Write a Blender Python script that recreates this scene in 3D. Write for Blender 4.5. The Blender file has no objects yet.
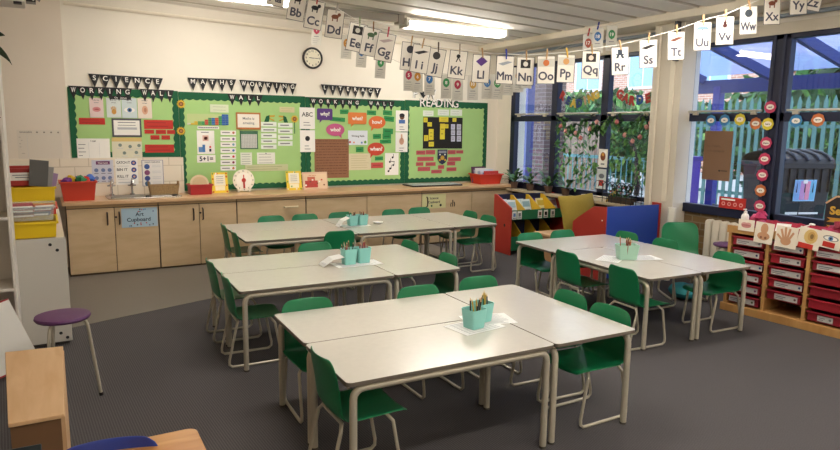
import bpy, bmesh, math, random
from mathutils import Matrix, Vector
random.seed(7)
C = bpy.context.scene.collection
PI = math.pi

# ------------------------------------------------------------------ camera numbers (solved from the photograph)
F, PITCH, YAW, ROLL, EYE = 644.0, .1512, .5277, .0144, 1.7238
fw = Vector((math.sin(YAW)*math.cos(PITCH), math.cos(YAW)*math.cos(PITCH), -math.sin(PITCH)))
r0 = Vector((math.cos(YAW), -math.sin(YAW), 0)); u0 = r0.cross(fw)
RR = r0*math.cos(ROLL)+u0*math.sin(ROLL); UU = -r0*math.sin(ROLL)+u0*math.cos(ROLL)
EYEP = Vector((0, 0, EYE))
def ray(px, py): return fw + RR*((px-420)/F) - UU*((py-225)/F)
def onX(px, py, x): d = ray(px, py); return EYEP + d*(x/d.x)
def onY(px, py, y): d = ray(px, py); return EYEP + d*(y/d.y)
def onZ(px, py, z): d = ray(px, py); return EYEP + d*((z-EYE)/d.z)
def atD(px, py, d): return EYEP + ray(px, py)*d

# ------------------------------------------------------------------ materials
_m = {}
def lin(c): c /= 255.; return c/12.92 if c <= .04045 else ((c+.055)/1.055)**2.4
def rgb(h): return (lin(int(h[0:2], 16)), lin(int(h[2:4], 16)), lin(int(h[4:6], 16)), 1)
def M(h, rough=.6, metal=0., noise=0., nscale=8., spec=.4, bump=0., stretch=None, emit=0., trans=0., coat=0.):
    key = (h, rough, metal, noise, nscale, spec, bump, stretch, emit, trans, coat)
    if key in _m: return _m[key]
    m = bpy.data.materials.new('surface_'+h); m.use_nodes = True
    nt = m.node_tree; b = nt.nodes['Principled BSDF']
    b.inputs['Base Color'].default_value = rgb(h); b.inputs['Roughness'].default_value = rough
    b.inputs['Metallic'].default_value = metal; b.inputs['Specular IOR Level'].default_value = spec
    if trans: b.inputs['Transmission Weight'].default_value = trans
    if coat: b.inputs['Coat Weight'].default_value = coat; b.inputs['Coat Roughness'].default_value = .15
    if emit:
        b.inputs['Emission Color'].default_value = rgb(h); b.inputs['Emission Strength'].default_value = emit
    if noise or bump:
        tc = nt.nodes.new('ShaderNodeTexCoord'); mp = nt.nodes.new('ShaderNodeMapping'); nz = nt.nodes.new('ShaderNodeTexNoise')
        nz.inputs['Scale'].default_value = nscale; nz.inputs['Detail'].default_value = 4
        if stretch: mp.inputs['Scale'].default_value = stretch
        nt.links.new(tc.outputs['Object'], mp.inputs[0]); nt.links.new(mp.outputs[0], nz.inputs[0])
        if noise:
            mx = nt.nodes.new('ShaderNodeHueSaturation'); mr = nt.nodes.new('ShaderNodeMapRange')
            mr.inputs['From Min'].default_value = .25; mr.inputs['From Max'].default_value = .75
            mr.inputs['To Min'].default_value = 1-noise; mr.inputs['To Max'].default_value = 1+noise
            mx.inputs['Color'].default_value = rgb(h)
            nt.links.new(nz.outputs[0], mr.inputs[0]); nt.links.new(mr.outputs[0], mx.inputs['Value']); nt.links.new(mx.outputs[0], b.inputs['Base Color'])
        if bump:
            bp = nt.nodes.new('ShaderNodeBump'); bp.inputs['Strength'].default_value = bump; bp.inputs['Distance'].default_value = .01
            nt.links.new(nz.outputs[0], bp.inputs['Height']); nt.links.new(bp.outputs[0], b.inputs['Normal'])
    _m[key] = m; return m

def brick_mat(name, c1, c2, mortar, bw=.22, bh=.075, ms=.008, rough=.85, axis='yz'):
    if name in _m: return _m[name]
    m = bpy.data.materials.new(name); m.use_nodes = True; nt = m.node_tree; b = nt.nodes['Principled BSDF']
    b.inputs['Roughness'].default_value = rough
    tc = nt.nodes.new('ShaderNodeTexCoord'); sp = nt.nodes.new('ShaderNodeSeparateXYZ'); cb = nt.nodes.new('ShaderNodeCombineXYZ')
    nt.links.new(tc.outputs['Object'], sp.inputs[0])
    nt.links.new(sp.outputs['Y' if axis[0] == 'y' else 'X'], cb.inputs[0]); nt.links.new(sp.outputs['Z' if axis[1] == 'z' else 'Y'], cb.inputs[1])
    bk = nt.nodes.new('ShaderNodeTexBrick'); bk.inputs['Scale'].default_value = 1; bk.inputs['Brick Width'].default_value = bw
    bk.inputs['Row Height'].default_value = bh; bk.inputs['Mortar Size'].default_value = ms
    bk.inputs['Color1'].default_value = rgb(c1); bk.inputs['Color2'].default_value = rgb(c2); bk.inputs['Mortar'].default_value = rgb(mortar)
    nt.links.new(cb.outputs[0], bk.inputs[0]); nt.links.new(bk.outputs[0], b.inputs['Base Color'])
    bp = nt.nodes.new('ShaderNodeBump'); bp.inputs['Strength'].default_value = .4; bp.inputs['Distance'].default_value = .004; bp.invert = True
    nt.links.new(bk.outputs['Fac'], bp.inputs['Height']); nt.links.new(bp.outputs[0], b.inputs['Normal'])
    _m[name] = m; return m

def wood_mat(name, c1, c2, rough=.45, scale=(3, 3, 30), coat=0.):
    if name in _m: return _m[name]
    m = bpy.data.materials.new(name); m.use_nodes = True; nt = m.node_tree; b = nt.nodes['Principled BSDF']
    b.inputs['Roughness'].default_value = rough; b.inputs['Specular IOR Level'].default_value = .35
    tc = nt.nodes.new('ShaderNodeTexCoord'); mp = nt.nodes.new('ShaderNodeMapping'); mp.inputs['Scale'].default_value = scale
    nz = nt.nodes.new('ShaderNodeTexNoise'); nz.inputs['Scale'].default_value = 1.3; nz.inputs['Detail'].default_value = 6; nz.inputs['Distortion'].default_value = .6
    cr = nt.nodes.new('ShaderNodeValToRGB'); cr.color_ramp.elements[0].position = .3; cr.color_ramp.elements[1].position = .72
    cr.color_ramp.elements[0].color = rgb(c1); cr.color_ramp.elements[1].color = rgb(c2)
    for a, bb in ((tc.outputs['Object'], mp.inputs[0]), (mp.outputs[0], nz.inputs[0]), (nz.outputs[0], cr.inputs[0]), (cr.outputs[0], b.inputs['Base Color'])): nt.links.new(a, bb)
    _m[name] = m; return m

def glass_mat():
    m = bpy.data.materials.new('window_glass'); m.use_nodes = True; nt = m.node_tree; nt.nodes.clear()
    o = nt.nodes.new('ShaderNodeOutputMaterial'); t = nt.nodes.new('ShaderNodeBsdfTransparent'); g = nt.nodes.new('ShaderNodeBsdfGlossy'); x = nt.nodes.new('ShaderNodeMixShader')
    fr = nt.nodes.new('ShaderNodeFresnel'); fr.inputs[0].default_value = 1.5
    t.inputs[0].default_value = (.93, .95, .97, 1); g.inputs['Roughness'].default_value = .01; g.inputs[0].default_value = (1, 1, 1, 1)
    ge = nt.nodes.new('ShaderNodeNewGeometry'); ma = nt.nodes.new('ShaderNodeMath'); ma.operation = 'MULTIPLY_ADD'; ma.inputs[1].default_value = .6667-1.5; ma.inputs[2].default_value = 1.5
    nt.links.new(ge.outputs['Backfacing'], ma.inputs[0]); nt.links.new(ma.outputs[0], fr.inputs[0])
    for a, b in ((fr.outputs[0], x.inputs[0]), (t.outputs[0], x.inputs[1]), (g.outputs[0], x.inputs[2]), (x.outputs[0], o.inputs[0])): nt.links.new(a, b)
    return m
GLASS = glass_mat()
def film_mat(name, col, alpha):
    m = bpy.data.materials.new(name); m.use_nodes = True; nt = m.node_tree; nt.nodes.clear()
    o = nt.nodes.new('ShaderNodeOutputMaterial'); t = nt.nodes.new('ShaderNodeBsdfTransparent'); p = nt.nodes.new('ShaderNodeBsdfPrincipled'); x = nt.nodes.new('ShaderNodeMixShader')
    p.inputs['Base Color'].default_value = rgb(col); p.inputs['Roughness'].default_value = .2; x.inputs[0].default_value = alpha
    for a, b in ((t.outputs[0], x.inputs[1]), (p.outputs[0], x.inputs[2]), (x.outputs[0], o.inputs[0])): nt.links.new(a, b)
    return m
CLEARPLASTIC = film_mat('clear_plastic', 'D8E4E2', .22)
def canopy_mat():
    m = bpy.data.materials.new('polycarbonate'); m.use_nodes = True; nt = m.node_tree; nt.nodes.clear()
    o = nt.nodes.new('ShaderNodeOutputMaterial'); t = nt.nodes.new('ShaderNodeBsdfTranslucent'); d = nt.nodes.new('ShaderNodeBsdfTransparent'); x = nt.nodes.new('ShaderNodeMixShader')
    t.inputs[0].default_value = rgb('7E8AB4'); d.inputs[0].default_value = rgb('A3AECF'); x.inputs[0].default_value = .45
    for a, b in ((t.outputs[0], x.inputs[1]), (d.outputs[0], x.inputs[2]), (x.outputs[0], o.inputs[0])): nt.links.new(a, b)
    return m
CANOPY = canopy_mat()

WALLC = M('EDE6D8', .75, noise=.02, nscale=2)
WALLC2 = M('E4D8C8', .75, noise=.02, nscale=2)
WHITE = M('F1EEE6', .5); PAPER = M('F2EFE8', .6); GREYTXT = M('77777C', .6); BLACK = M('1A1A1C', .5); NAVY = M('1B2340', .45)
CREAM = M('E9E0CD', .5)
LIME = M('A8CE84', .8, noise=.04, nscale=3); DGREEN = M('195C3B', .8)
REDC = M('C23227', .6); PINKRED = M('B9575A', .7); ORANGE = M('E07B39', .6); YELLOW = M('EBD23C', .6); PURPLE = M('5B3A80', .6)
CHAIRG = M('12784A', .36, spec=.5); STEEL = M('BDB5A3', .38, metal=.25, spec=.5); CHROME = M('C8C8C8', .15, metal=1)
BIRCH = wood_mat('maple_laminate', 'C4A983', 'D1B792', .42, (2.2, 2.2, 9))
COUNTER = wood_mat('beech_worktop', 'C79F77', 'D6B28A', .3, (1.2, 14, 3))
BEECH = wood_mat('beech_unit', 'B5854D', 'C99A60', .45, (9, 2, 9))
PLY = wood_mat('ply', 'CBA276', 'D8B48A', .5, (14, 2, 4))
OAK = wood_mat('honey_wood', 'B87B38', 'D09A55', .35, (3, 12, 3))
TABLETOP = M('D0CBC0', .26, noise=.025, nscale=30, spec=.85, coat=.35); TABLEEDGE = M('6E655A', .5)
TRAYRED = M('A02430', .4, spec=.5); TRAYDARK = M('8E1F2B', .4, spec=.5)
FRAME = M('151B36', .4, spec=.5)
TEAL = M('8CCFC6', .45); BLUEPOST = M('3B4FA8', .5)
LEAF = M('3F6B37', .6, noise=.35, nscale=6); LEAF2 = M('5A8442', .6, noise=.35, nscale=6); DARKLEAF = M('2B4A2A', .6, noise=.35, nscale=6)

# ------------------------------------------------------------------ mesh builder
_txt = {}
def text_mesh(s, bold=0.):
    k = (s, bold)
    if k in _txt: return _txt[k]
    cu = bpy.data.curves.new('lettering', 'FONT'); cu.body = s; cu.size = 1; cu.align_x = 'CENTER'; cu.offset = bold; cu.resolution_u = 3
    ob = bpy.data.objects.new('lettering', cu); C.objects.link(ob)
    bpy.context.view_layer.update()
    me = ob.evaluated_get(bpy.context.evaluated_depsgraph_get()).to_mesh()
    vs = [v.co.copy() for v in me.vertices]; fs = [tuple(p.vertices) for p in me.polygons]
    C.objects.unlink(ob); bpy.data.objects.remove(ob); bpy.data.curves.remove(cu)
    if vs:
        lo = min(v.y for v in vs); hi = max(v.y for v in vs); x0 = min(v.x for v in vs); x1 = max(v.x for v in vs)
        vs = [Vector((v.x-(x0+x1)/2, v.y-(lo+hi)/2, 0)) for v in vs]
        _txt[k] = (vs, fs, x1-x0, hi-lo)
    else: _txt[k] = ([], [], 1, 1)
    return _txt[k]

class MB:
    def __init__(s): s.v = []; s.f = []; s.mi = []; s.mats = []; s.T = Matrix()
    def m(s, mat):
        if mat not in s.mats: s.mats.append(mat)
        return s.mats.index(mat)
    def add(s, vs, fs, mat):
        b = len(s.v); i = s.m(mat); T = s.T
        s.v += [tuple(T @ Vector(v)) for v in vs]
        for f in fs: s.f.append([b+k for k in f]); s.mi.append(i)
        return s
    def box(s, x0, x1, y0, y1, z0, z1, mat):
        vs = [(x, y, z) for z in (z0, z1) for y in (y0, y1) for x in (x0, x1)]
        return s.add(vs, [(0, 2, 3, 1), (4, 5, 7, 6), (0, 1, 5, 4), (2, 6, 7, 3), (0, 4, 6, 2), (1, 3, 7, 5)], mat)
    def cbox(s, x, y, z, w, d, h, mat): return s.box(x-w/2, x+w/2, y-d/2, y+d/2, z-h/2, z+h/2, mat)
    def prism(s, poly, n0, n1, mat, side=None):        # poly in local xy, extruded along local z
        n = len(poly); vs = [(p[0], p[1], n0) for p in poly]+[(p[0], p[1], n1) for p in poly]
        s.add(vs, [tuple(range(n-1, -1, -1)), tuple(range(n, 2*n))], mat)
        return s.add(vs, [(i, (i+1) % n, n+(i+1) % n, n+i) for i in range(n)], side or mat)
    def disc(s, x, y, r, n0, n1, mat, n=16, ry=None):
        ry = ry or r
        return s.prism([(x+r*math.cos(2*PI*k/n), y+ry*math.sin(2*PI*k/n)) for k in range(n)], n0, n1, mat)
    def rect(s, x0, x1, y0, y1, n0, n1, mat): return s.box(x0, x1, y0, y1, n0, n1, mat)
    def text(s, t, x, y, h, n, mat, bold=.015, maxw=None):   # centred on x,y, cap height h
        vs, fs, w, hh = text_mesh(t, bold)
        ref = text_mesh('H', bold)[3]; k = h/ref
        kx = k if not maxw else min(k, maxw/w)
        return s.add([(x+v.x*kx, y+v.y*k, n) for v in vs], fs, mat)
    def tube(s, pts, r, mat, n=8, closed=False, caps=True):
        P = [Vector(p) for p in pts]; rings = []; N = len(P); up = None
        for i, p in enumerate(P):
            a = P[i-1] if i > 0 or closed else p; b = P[(i+1) % N] if i < N-1 or closed else p
            t = (b-a).normalized()
            if up is None: up = t.orthogonal().normalized()
            up = (up-t*up.dot(t)).normalized(); sd = t.cross(up)
            rr = r[i] if isinstance(r, (list, tuple)) else r
            rings.append([tuple(p+up*(rr*math.cos(2*PI*k/n))+sd*(rr*math.sin(2*PI*k/n))) for k in range(n)])
        vs = [v for g in rings for v in g]; fs = []
        for i in range(N if closed else N-1):
            j = (i+1) % N
            for k in range(n): fs.append((i*n+k, i*n+(k+1) % n, j*n+(k+1) % n, j*n+k))
        if caps and not closed: fs += [tuple(range(n-1, -1, -1)), tuple((N-1)*n+k for k in range(n))]
        return s.add(vs, fs, mat)
    def lathe(s, prof, mat, n=20, cx=0, cy=0, cap=True):         # prof: (r,z), about local z
        vs = [(cx+r*math.cos(2*PI*k/n), cy+r*math.sin(2*PI*k/n), z) for r, z in prof for k in range(n)]; fs = []
        for i in range(len(prof)-1):
            for k in range(n): fs.append((i*n+k, i*n+(k+1) % n, (i+1)*n+(k+1) % n, (i+1)*n+k))
        if cap: fs += [tuple(range(n-1, -1, -1)), tuple((len(prof)-1)*n+k for k in range(n))]
        return s.add(vs, fs, mat)
    def blob(s, c, r, mat, nu=10, nv=7, jit=0.):
        vs = []; fs = []
        for i in range(nv+1):
            th = PI*i/nv
            for k in range(nu):
                q = 1+random.uniform(-jit, jit); ph = 2*PI*k/nu
                vs.append((c[0]+r[0]*q*math.sin(th)*math.cos(ph), c[1]+r[1]*q*math.sin(th)*math.sin(ph), c[2]+r[2]*q*math.cos(th)))
        for i in range(nv):
            for k in range(nu): fs.append((i*nu+k, (i+1)*nu+k, (i+1)*nu+(k+1) % nu, i*nu+(k+1) % nu))
        return s.add(vs, fs, mat)
    def leaf(s, p, d, L, w, mat, sag=.3):              # a bent leaf blade from p along d
        d = Vector(d).normalized(); sd = d.cross(Vector((0, 0, 1)))
        sd = sd.normalized() if sd.length > .01 else Vector((1, 0, 0)); p = Vector(p); vs = []; fs = []
        for i, (t, k) in enumerate(((0, .15), (.3, .9), (.65, 1), (1, .05))):
            c = p+d*(L*t)-Vector((0, 0, sag*L*t*t)); vs += [tuple(c-sd*(w*k/2)), tuple(c+Vector((0, 0, -.08*w))), tuple(c+sd*(w*k/2))]
        for i in range(3):
            for k in range(2): a = i*3+k; fs.append((a, a+1, a+4, a+3))
        return s.add(vs, fs, mat)
    def build(s, name, parent=None, mat=None, smooth=35, bevel=0., seg=2, subsurf=0, solid=0.):
        me = bpy.data.meshes.new(name); me.from_pydata(s.v, [], s.f)
        for m in s.mats: me.materials.append(m)
        me.polygons.foreach_set('material_index', s.mi); me.update()
        bm = bmesh.new(); bm.from_mesh(me); bmesh.ops.remove_doubles(bm, verts=bm.verts, dist=1e-6) if bevel or subsurf else None
        bmesh.ops.recalc_face_normals(bm, faces=bm.faces); bm.to_mesh(me); bm.free()
        if smooth:
            me.polygons.foreach_set('use_smooth', [True]*len(me.polygons)); me.set_sharp_from_angle(angle=math.radians(smooth))
        o = bpy.data.objects.new(name, me); C.objects.link(o)
        if parent: o.parent = parent
        if mat is not None: o.matrix_local = mat
        if solid: q = o.modifiers.new('Solidify', 'SOLIDIFY'); q.thickness = solid; q.offset = 0
        if bevel: q = o.modifiers.new('Bevel', 'BEVEL'); q.width = bevel; q.segments = seg; q.limit_method = 'ANGLE'
        if subsurf: q = o.modifiers.new('Subdivision', 'SUBSURF'); q.levels = q.render_levels = subsurf
        return o

def tag(o, label=None, cat=None, group=None, kind=None):
    if label: o['label'] = label
    if cat: o['category'] = cat
    if group: o['group'] = group
    if kind: o['kind'] = kind
    return o
def thing(name, label, cat, loc=(0, 0, 0), rz=0., group=None, mat=None):
    o = bpy.data.objects.new(name, None); C.objects.link(o); o.empty_display_size = .1
    o.matrix_world = mat if mat is not None else Matrix.Translation(loc) @ Matrix.Rotation(rz, 4, 'Z')
    return tag(o, label, cat, group)
def struct(o): o['kind'] = 'structure'; return o
def dup(root, mat=None, label=None, group=None):
    def cp(o, par):
        c = o.copy(); C.objects.link(c)
        if par: c.parent = par
        for ch in o.children: cp(ch, c)
        return c
    r = cp(root, None)
    if mat is not None: r.matrix_world = mat
    if label: r['label'] = label
    if group: r['group'] = group
    return r
def LR(x, y, z, rz=0.): return Matrix.Translation((x, y, z)) @ Matrix.Rotation(rz, 4, 'Z')
def frame_on(p, u, v):
    u = Vector(u).normalized(); v = Vector(v); n = u.cross(v).normalized(); v = n.cross(u)
    m = Matrix((u, v, n)).transposed().to_4x4(); m.translation = p; return m
def back_at(x, z, y): return frame_on((x, y, z), (1, 0, 0), (0, 0, 1))     # local x right, y up, z out of the back wall
def win_at(y, z, x): return frame_on((x, y, z), (0, -1, 0), (0, 0, 1))     # the same on the window wall
def rrect(w, h, r, n=4, x=0, y=0):
    p = []
    for cx, cy, a in ((w/2-r, h/2-r, 0), (-w/2+r, h/2-r, PI/2), (-w/2+r, -h/2+r, PI), (w/2-r, -h/2+r, 1.5*PI)):
        for k in range(n+1): t = a+PI/2*k/n; p.append((x+cx+r*math.cos(t), y+cy+r*math.sin(t)))
    return p
# ------------------------------------------------------------------ the room
XW, YW, XL, YF = 6.5, 8.67, -1.6, -2.6
def zc(x): return 3.17-.035*(x-1.5)
SILL, HEAD, TRAN = .79, 2.69, 1.885
def carpet():
    m = bpy.data.materials.new('ribbed_carpet'); m.use_nodes = True; nt = m.node_tree; b = nt.nodes['Principled BSDF']
    b.inputs['Roughness'].default_value = .95; b.inputs['Specular IOR Level'].default_value = .12
    tc = nt.nodes.new('ShaderNodeTexCoord'); mp = nt.nodes.new('ShaderNodeMapping'); mp.inputs['Rotation'].default_value = (0, 0, -.05)
    wv = nt.nodes.new('ShaderNodeTexWave'); wv.inputs['Scale'].default_value = 22; wv.inputs['Distortion'].default_value = .4; wv.inputs['Detail'].default_value = 2
    nz = nt.nodes.new('ShaderNodeTexNoise'); nz.inputs['Scale'].default_value = 130; nz.inputs['Detail'].default_value = 3
    mx = nt.nodes.new('ShaderNodeMix'); mx.data_type = 'FLOAT'; mx.inputs['Factor'].default_value = .6
    cr = nt.nodes.new('ShaderNodeValToRGB'); cr.color_ramp.elements[0].color = rgb('4A4748'); cr.color_ramp.elements[1].color = rgb('625E5F')
    cr.color_ramp.elements[0].position = .25; cr.color_ramp.elements[1].position = .75
    bp = nt.nodes.new('ShaderNodeBump'); bp.inputs['Strength'].default_value = .35; bp.inputs['Distance'].default_value = .004
    L = nt.links.new
    L(tc.outputs['Object'], mp.inputs[0]); L(mp.outputs[0], wv.inputs[0]); L(mp.outputs[0], nz.inputs[0])
    L(wv.outputs['Fac'], mx.inputs[2]); L(nz.outputs[0], mx.inputs[3]); L(mx.outputs[0], cr.inputs[0]); L(cr.outputs[0], b.inputs['Base Color'])
    L(mx.outputs[0], bp.inputs['Height']); L(bp.outputs[0], b.inputs['Normal']); return m
mb = MB(); mb.box(XL, XW+.25, YF, YW+.1, -.12, 0, carpet()); struct(mb.build('floor', smooth=0))
mb = MB(); mb.prism([(XL, 5.45), (.16, 6.03), (1.3, 6.42), (2.6, 6.86), (4.9, 7.35), (4.9, YW), (XL, YW)], .0003, .003, M('777068', .5, noise=.03, nscale=40))
struct(mb.build('floor_vinyl', smooth=0))
mb = MB(); mb.box(XL-.2, XW+.25, YW, YW+.2, -.1, 3.5, WALLC); struct(mb.build('wall_back', smooth=0))
mb = MB(); mb.box(XL, .262, YW-.035, YW+.01, 0, 3.4, WALLC2); struct(mb.build('wall_pier', smooth=0))
mb = MB(); mb.box(XL-.2, XL, YF-.2, YW+.1, -.1, 3.5, WALLC2); struct(mb.build('wall_left', smooth=0))
mb = MB(); mb.box(XL-.2, XW+.25, YF-.2, YF, -.1, 3.5, WALLC); struct(mb.build('wall_front', smooth=0))
# the window wall: brick below the sill, plaster above and between the two banks
B1a, B1b, B2a, B2b = 8.26, 5.39, 5.08, 1.6
brown = brick_mat('brown_brick', '6E5638', '84683F', '8A7A60')
mb = MB()
mb.box(XW, XW+.25, YF-.2, YW+.2, -.1, SILL, brown); mb.box(XW, XW+.25, YF-.2, YW+.2, HEAD, 3.3, WALLC)
for a, b in ((B1a, YW+.2), (B2a, B1b), (YF-.2, B2b)): mb.box(XW, XW+.25, a, b, SILL, HEAD, WALLC)
struct(mb.build('wall_right', smooth=0))
# ceiling: ribbed metal decking, its ribs running down towards the windows
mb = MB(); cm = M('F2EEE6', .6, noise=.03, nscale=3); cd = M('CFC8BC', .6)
y = YW+.1; prof = []
while y > YF-.1:
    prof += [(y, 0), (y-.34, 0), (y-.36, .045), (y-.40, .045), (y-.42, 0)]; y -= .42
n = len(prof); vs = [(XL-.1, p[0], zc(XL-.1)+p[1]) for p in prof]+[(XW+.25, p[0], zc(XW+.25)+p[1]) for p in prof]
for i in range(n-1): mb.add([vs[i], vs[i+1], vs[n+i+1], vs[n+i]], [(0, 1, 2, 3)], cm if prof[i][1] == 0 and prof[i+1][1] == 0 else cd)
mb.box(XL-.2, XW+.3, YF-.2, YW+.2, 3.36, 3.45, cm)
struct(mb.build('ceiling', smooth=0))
mb = MB(); mb.box(6.08, XW, YF, YW, 2.93, zc(6.08)+.02, CREAM); struct(mb.build('trim_1', smooth=0, bevel=.01))
mb = MB(); mb.tube([(6.46, YF, 2.87), (6.46, YW, 2.87)], .022, M('8E9AA6', .4), 10); struct(mb.build('trim_2'))
mb = MB(); mb.box(6.44, XW, YF, YW, HEAD, 2.80, M('CFC6B4', .6)); struct(mb.build('trim_3', smooth=0))
mb = MB(); mb.tube([(.3, YW-.03, 3.06), (XW, YW-.03, 2.9)], .02, CREAM, 8); struct(mb.build('trim_4'))
mb = MB(); mb.box(6.27, XW, 4.95, 5.36, 0, 2.93, M('D9D0BE', .6, noise=.02, nscale=3)); mb.box(6.255, 6.275, 5.04, 5.10, .9, 2.9, CREAM)
mb.tube([(6.25, 5.26, .1), (6.25, 5.26, 2.9)], .012, CREAM, 8)
mb.box(6.19, 6.27, 5.0, 5.03, 2.5, 2.95, M('4A4A4C', .5)); struct(mb.build('trim_pillar', smooth=0, bevel=.012))
mb = MB(); mb.box(6.26, XW+.02, 5.40, 8.3, SILL-.035, SILL, M('B9A98C', .5)); struct(mb.build('window_sill', smooth=0, bevel=.005))
def window(name, ya, yb, mulls):
    e = thing(name, None, None, (0, 0, 0)); struct(e)
    f = MB(); x0, x1 = 6.455, 6.545
    f.box(x0, x1, yb, ya, SILL, SILL+.10, FRAME); f.box(x0, x1, yb, ya, HEAD-.05, HEAD, FRAME)
    f.box(x0, x1, yb, ya, TRAN-.055, TRAN+.035, FRAME); f.box(x0, x1, ya-.10, ya, SILL, HEAD, FRAME); f.box(x0, x1, yb, yb+.05, SILL, HEAD, FRAME)
    for m0, m1 in mulls:
        f.box(x0, x1, m0, m1, SILL, HEAD, FRAME)
        if m1-m0 > .15: f.box(x0-.012, x0, m0+.045, m0+.075, SILL, HEAD, M('2A3048', .4)); f.box(x0-.012, x0, m1-.05, m1-.02, SILL, HEAD, M('2A3048', .4))
    f.build('window_frame', e, smooth=0, bevel=.006)
    g = MB(); g.box(6.503, 6.507, yb+.02, ya-.02, SILL+.05, HEAD-.02, GLASS); g.build('window_glass', e, smooth=0)
    t = MB(); ed = [ya-.1]+[q for m in mulls for q in (m[1], m[0])]+[yb+.05]
    for k in range(0, len(ed), 2):
        a, b = ed[k], ed[k+1]
        t.tube([(6.44, a-.03, TRAN+.055), (6.44, b+.03, TRAN+.055)], .012, STEEL, 8)
        t.cbox(6.445, a-.12, TRAN+.03, .03, .06, .03, STEEL); t.cbox(6.445, b+.12, TRAN+.03, .03, .06, .03, STEEL)
    t.build('opener_rail', e)
window('window_1', B1a, B1b, [(7.195, 7.315), (6.215, 6.335)])
window('window_2', B2a, B2b, [(3.84, 4.04), (2.72, 2.92)])

# ------------------------------------------------------------------ fluorescent lights
DIFF = M('FFF8EE', .5, emit=7.0); FIT = M('CFCAC0', .5)
def light(x, y, label):
    t = thing('ceiling_light', label, 'light', (x, y, zc(x+.75)-.09), 0, 'ceiling strip lights')
    b = MB(); b.box(-.78, -.74, -.10, .10, -.005, .105, FIT); b.box(.74, .78, -.10, .10, -.005, .105, FIT); b.box(-.74, .74, -.09, .09, .07, .105, FIT); b.build('housing', t, smooth=0)
    d = MB(); d.prism(rrect(1.48, .185, .03), 0, .069, DIFF); d.build('diffuser', t)
    return t
for y in (7.25, 3.7, .9, -1.6):  # rows after the first are added out of view to light the room
    for x, nm in ((1.75, 'nearer the sink end'), (4.72, 'nearer the windows')):
        light(x, y, 'lit strip light on the ribbed ceiling above the %s, %s' % ('display boards' if y > 7 else 'tables, added unseen', nm))
mb = MB(); mb.box(-.72, .70, -.045, .045, -.035, .045, M('A9A296', .5)); mb.box(.62, .70, -.06, .06, -.06, .05, M('8E877B', .5))
o = mb.build('cable_trunking', mat=LR(3.23, 7.25, zc(3.2)-.08), smooth=0); tag(o, 'grey cable trunking on the ceiling between the two lit strip lights', 'trunking')

# ------------------------------------------------------------------ outside the windows
mb = MB(); mb.box(XW+.25, 60, -30, 70, -.3, -.02, M('9B9C9C', .9, noise=.1, nscale=3)); struct(mb.build('ground_outside', smooth=0))
def foliage(m, c, r, n, size, mats, shell=.55):
    for _ in range(n):
        v = Vector((random.gauss(0, 1), random.gauss(0, 1), random.gauss(0, 1))).normalized()*random.uniform(shell, 1)
        p = Vector((c[0]+v.x*r[0], c[1]+v.y*r[1], c[2]+v.z*r[2])); a = Vector((random.gauss(0, 1), random.gauss(0, 1), random.gauss(0, 1))).normalized(); b = a.orthogonal().normalized()
        b.rotate(Matrix.Rotation(random.uniform(0, 6.28), 3, a)); s_ = size*random.uniform(.6, 1.3); cc = a.cross(b)
        m.add([p-b*s_, p-cc*s_*.55, p+b*s_, p+cc*s_*.55], [(0, 1, 2, 3)], random.choice(mats))
# canopy: blue steel, polycarbonate sheets
ez = 2.42; ex = 9.3
t = thing('steel_canopy', 'blue steel canopy with clear roof sheets outside the right-hand windows', 'canopy', (XW+.3, 3, 0))
cb = M('3A467F', .5)
def bar(name, a, b, w, h, mat, par):
    a = Vector(a)-Vector(par.matrix_world.translation); b = Vector(b)-Vector(par.matrix_world.translation)
    d = (b-a); q = MB(); L = d.length; q.box(0, L, -w/2, w/2, -h/2, h/2, mat)
    x = d.normalized(); yv = Vector((0, 0, 1)).cross(x); yv = yv.normalized() if yv.length > .01 else Vector((0, 1, 0)); zv = x.cross(yv)
    m = Matrix((x, yv, zv)).transposed().to_4x4(); m.translation = a
    return q.build(name, par, mat=m, smooth=0)
YC = (0.0, 1.15, 2.3, 3.45, 4.6, 5.75, 6.9)
for yy in YC: bar('rafter', (XW+.32, yy, 3.12), (ex, yy, ez+.1), .07, .13, cb, t)
bar('eave_beam', (ex, -.3, ez), (ex, 7.2, ez), .10, .2, cb, t); bar('wall_beam', (XW+.32, -.3, 3.1), (XW+.32, 7.2, 3.1), .08, .12, cb, t)
bar('purlin', (7.9, -.3, 2.86), (7.9, 7.2, 2.86), .05, .05, cb, t)
for yy in (0.4, 3.0, 6.62): bar('post', (ex, yy, 0), (ex, yy, ez), .12, .12, M('43479A', .5), t)
q = MB(); q.add([(0, -3.3, 3.2), (ex-XW-.1, -3.3, ez+.19), (ex-XW-.1, 4.2, ez+.19), (0, 4.2, 3.2)], [(0, 1, 2, 3)], CANOPY); q.build('roof_sheet', t, smooth=0)
# fences
t = thing('palisade_fence', 'tall teal metal paling fence beyond the black bin', 'fence', (11.6, 5, 0)); tl = M('4F7674', .6)
q = MB(); yy = -4.5
while yy < 4.4: q.prism([(yy-.035, 0), (yy+.035, 0), (yy+.035, 2.25), (yy, 2.36), (yy-.035, 2.25)], 0, .02, tl); yy += .15
q.T = Matrix(); o = q.build('palings', t, mat=Matrix(((0, 0, 1, 0), (1, 0, 0, 0), (0, 1, 0, 0), (0, 0, 0, 1))), smooth=0)
q = MB(); q.box(.02, .06, -4.6, 4.5, .5, .56, tl); q.box(.02, .06, -4.6, 4.5, 1.8, 1.86, tl); q.build('fence_rails', t, smooth=0)
t = thing('metal_railing', 'low teal bow-top railing outside the left-hand windows', 'railing', (9.4, 10, 0)); tl2 = M('5F9294', .55)
q = MB(); yy = -1.9
while yy < 3.6: q.tube([(0, yy, .05), (0, yy, 1.18)], .013, tl2, 6); yy += .13
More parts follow.
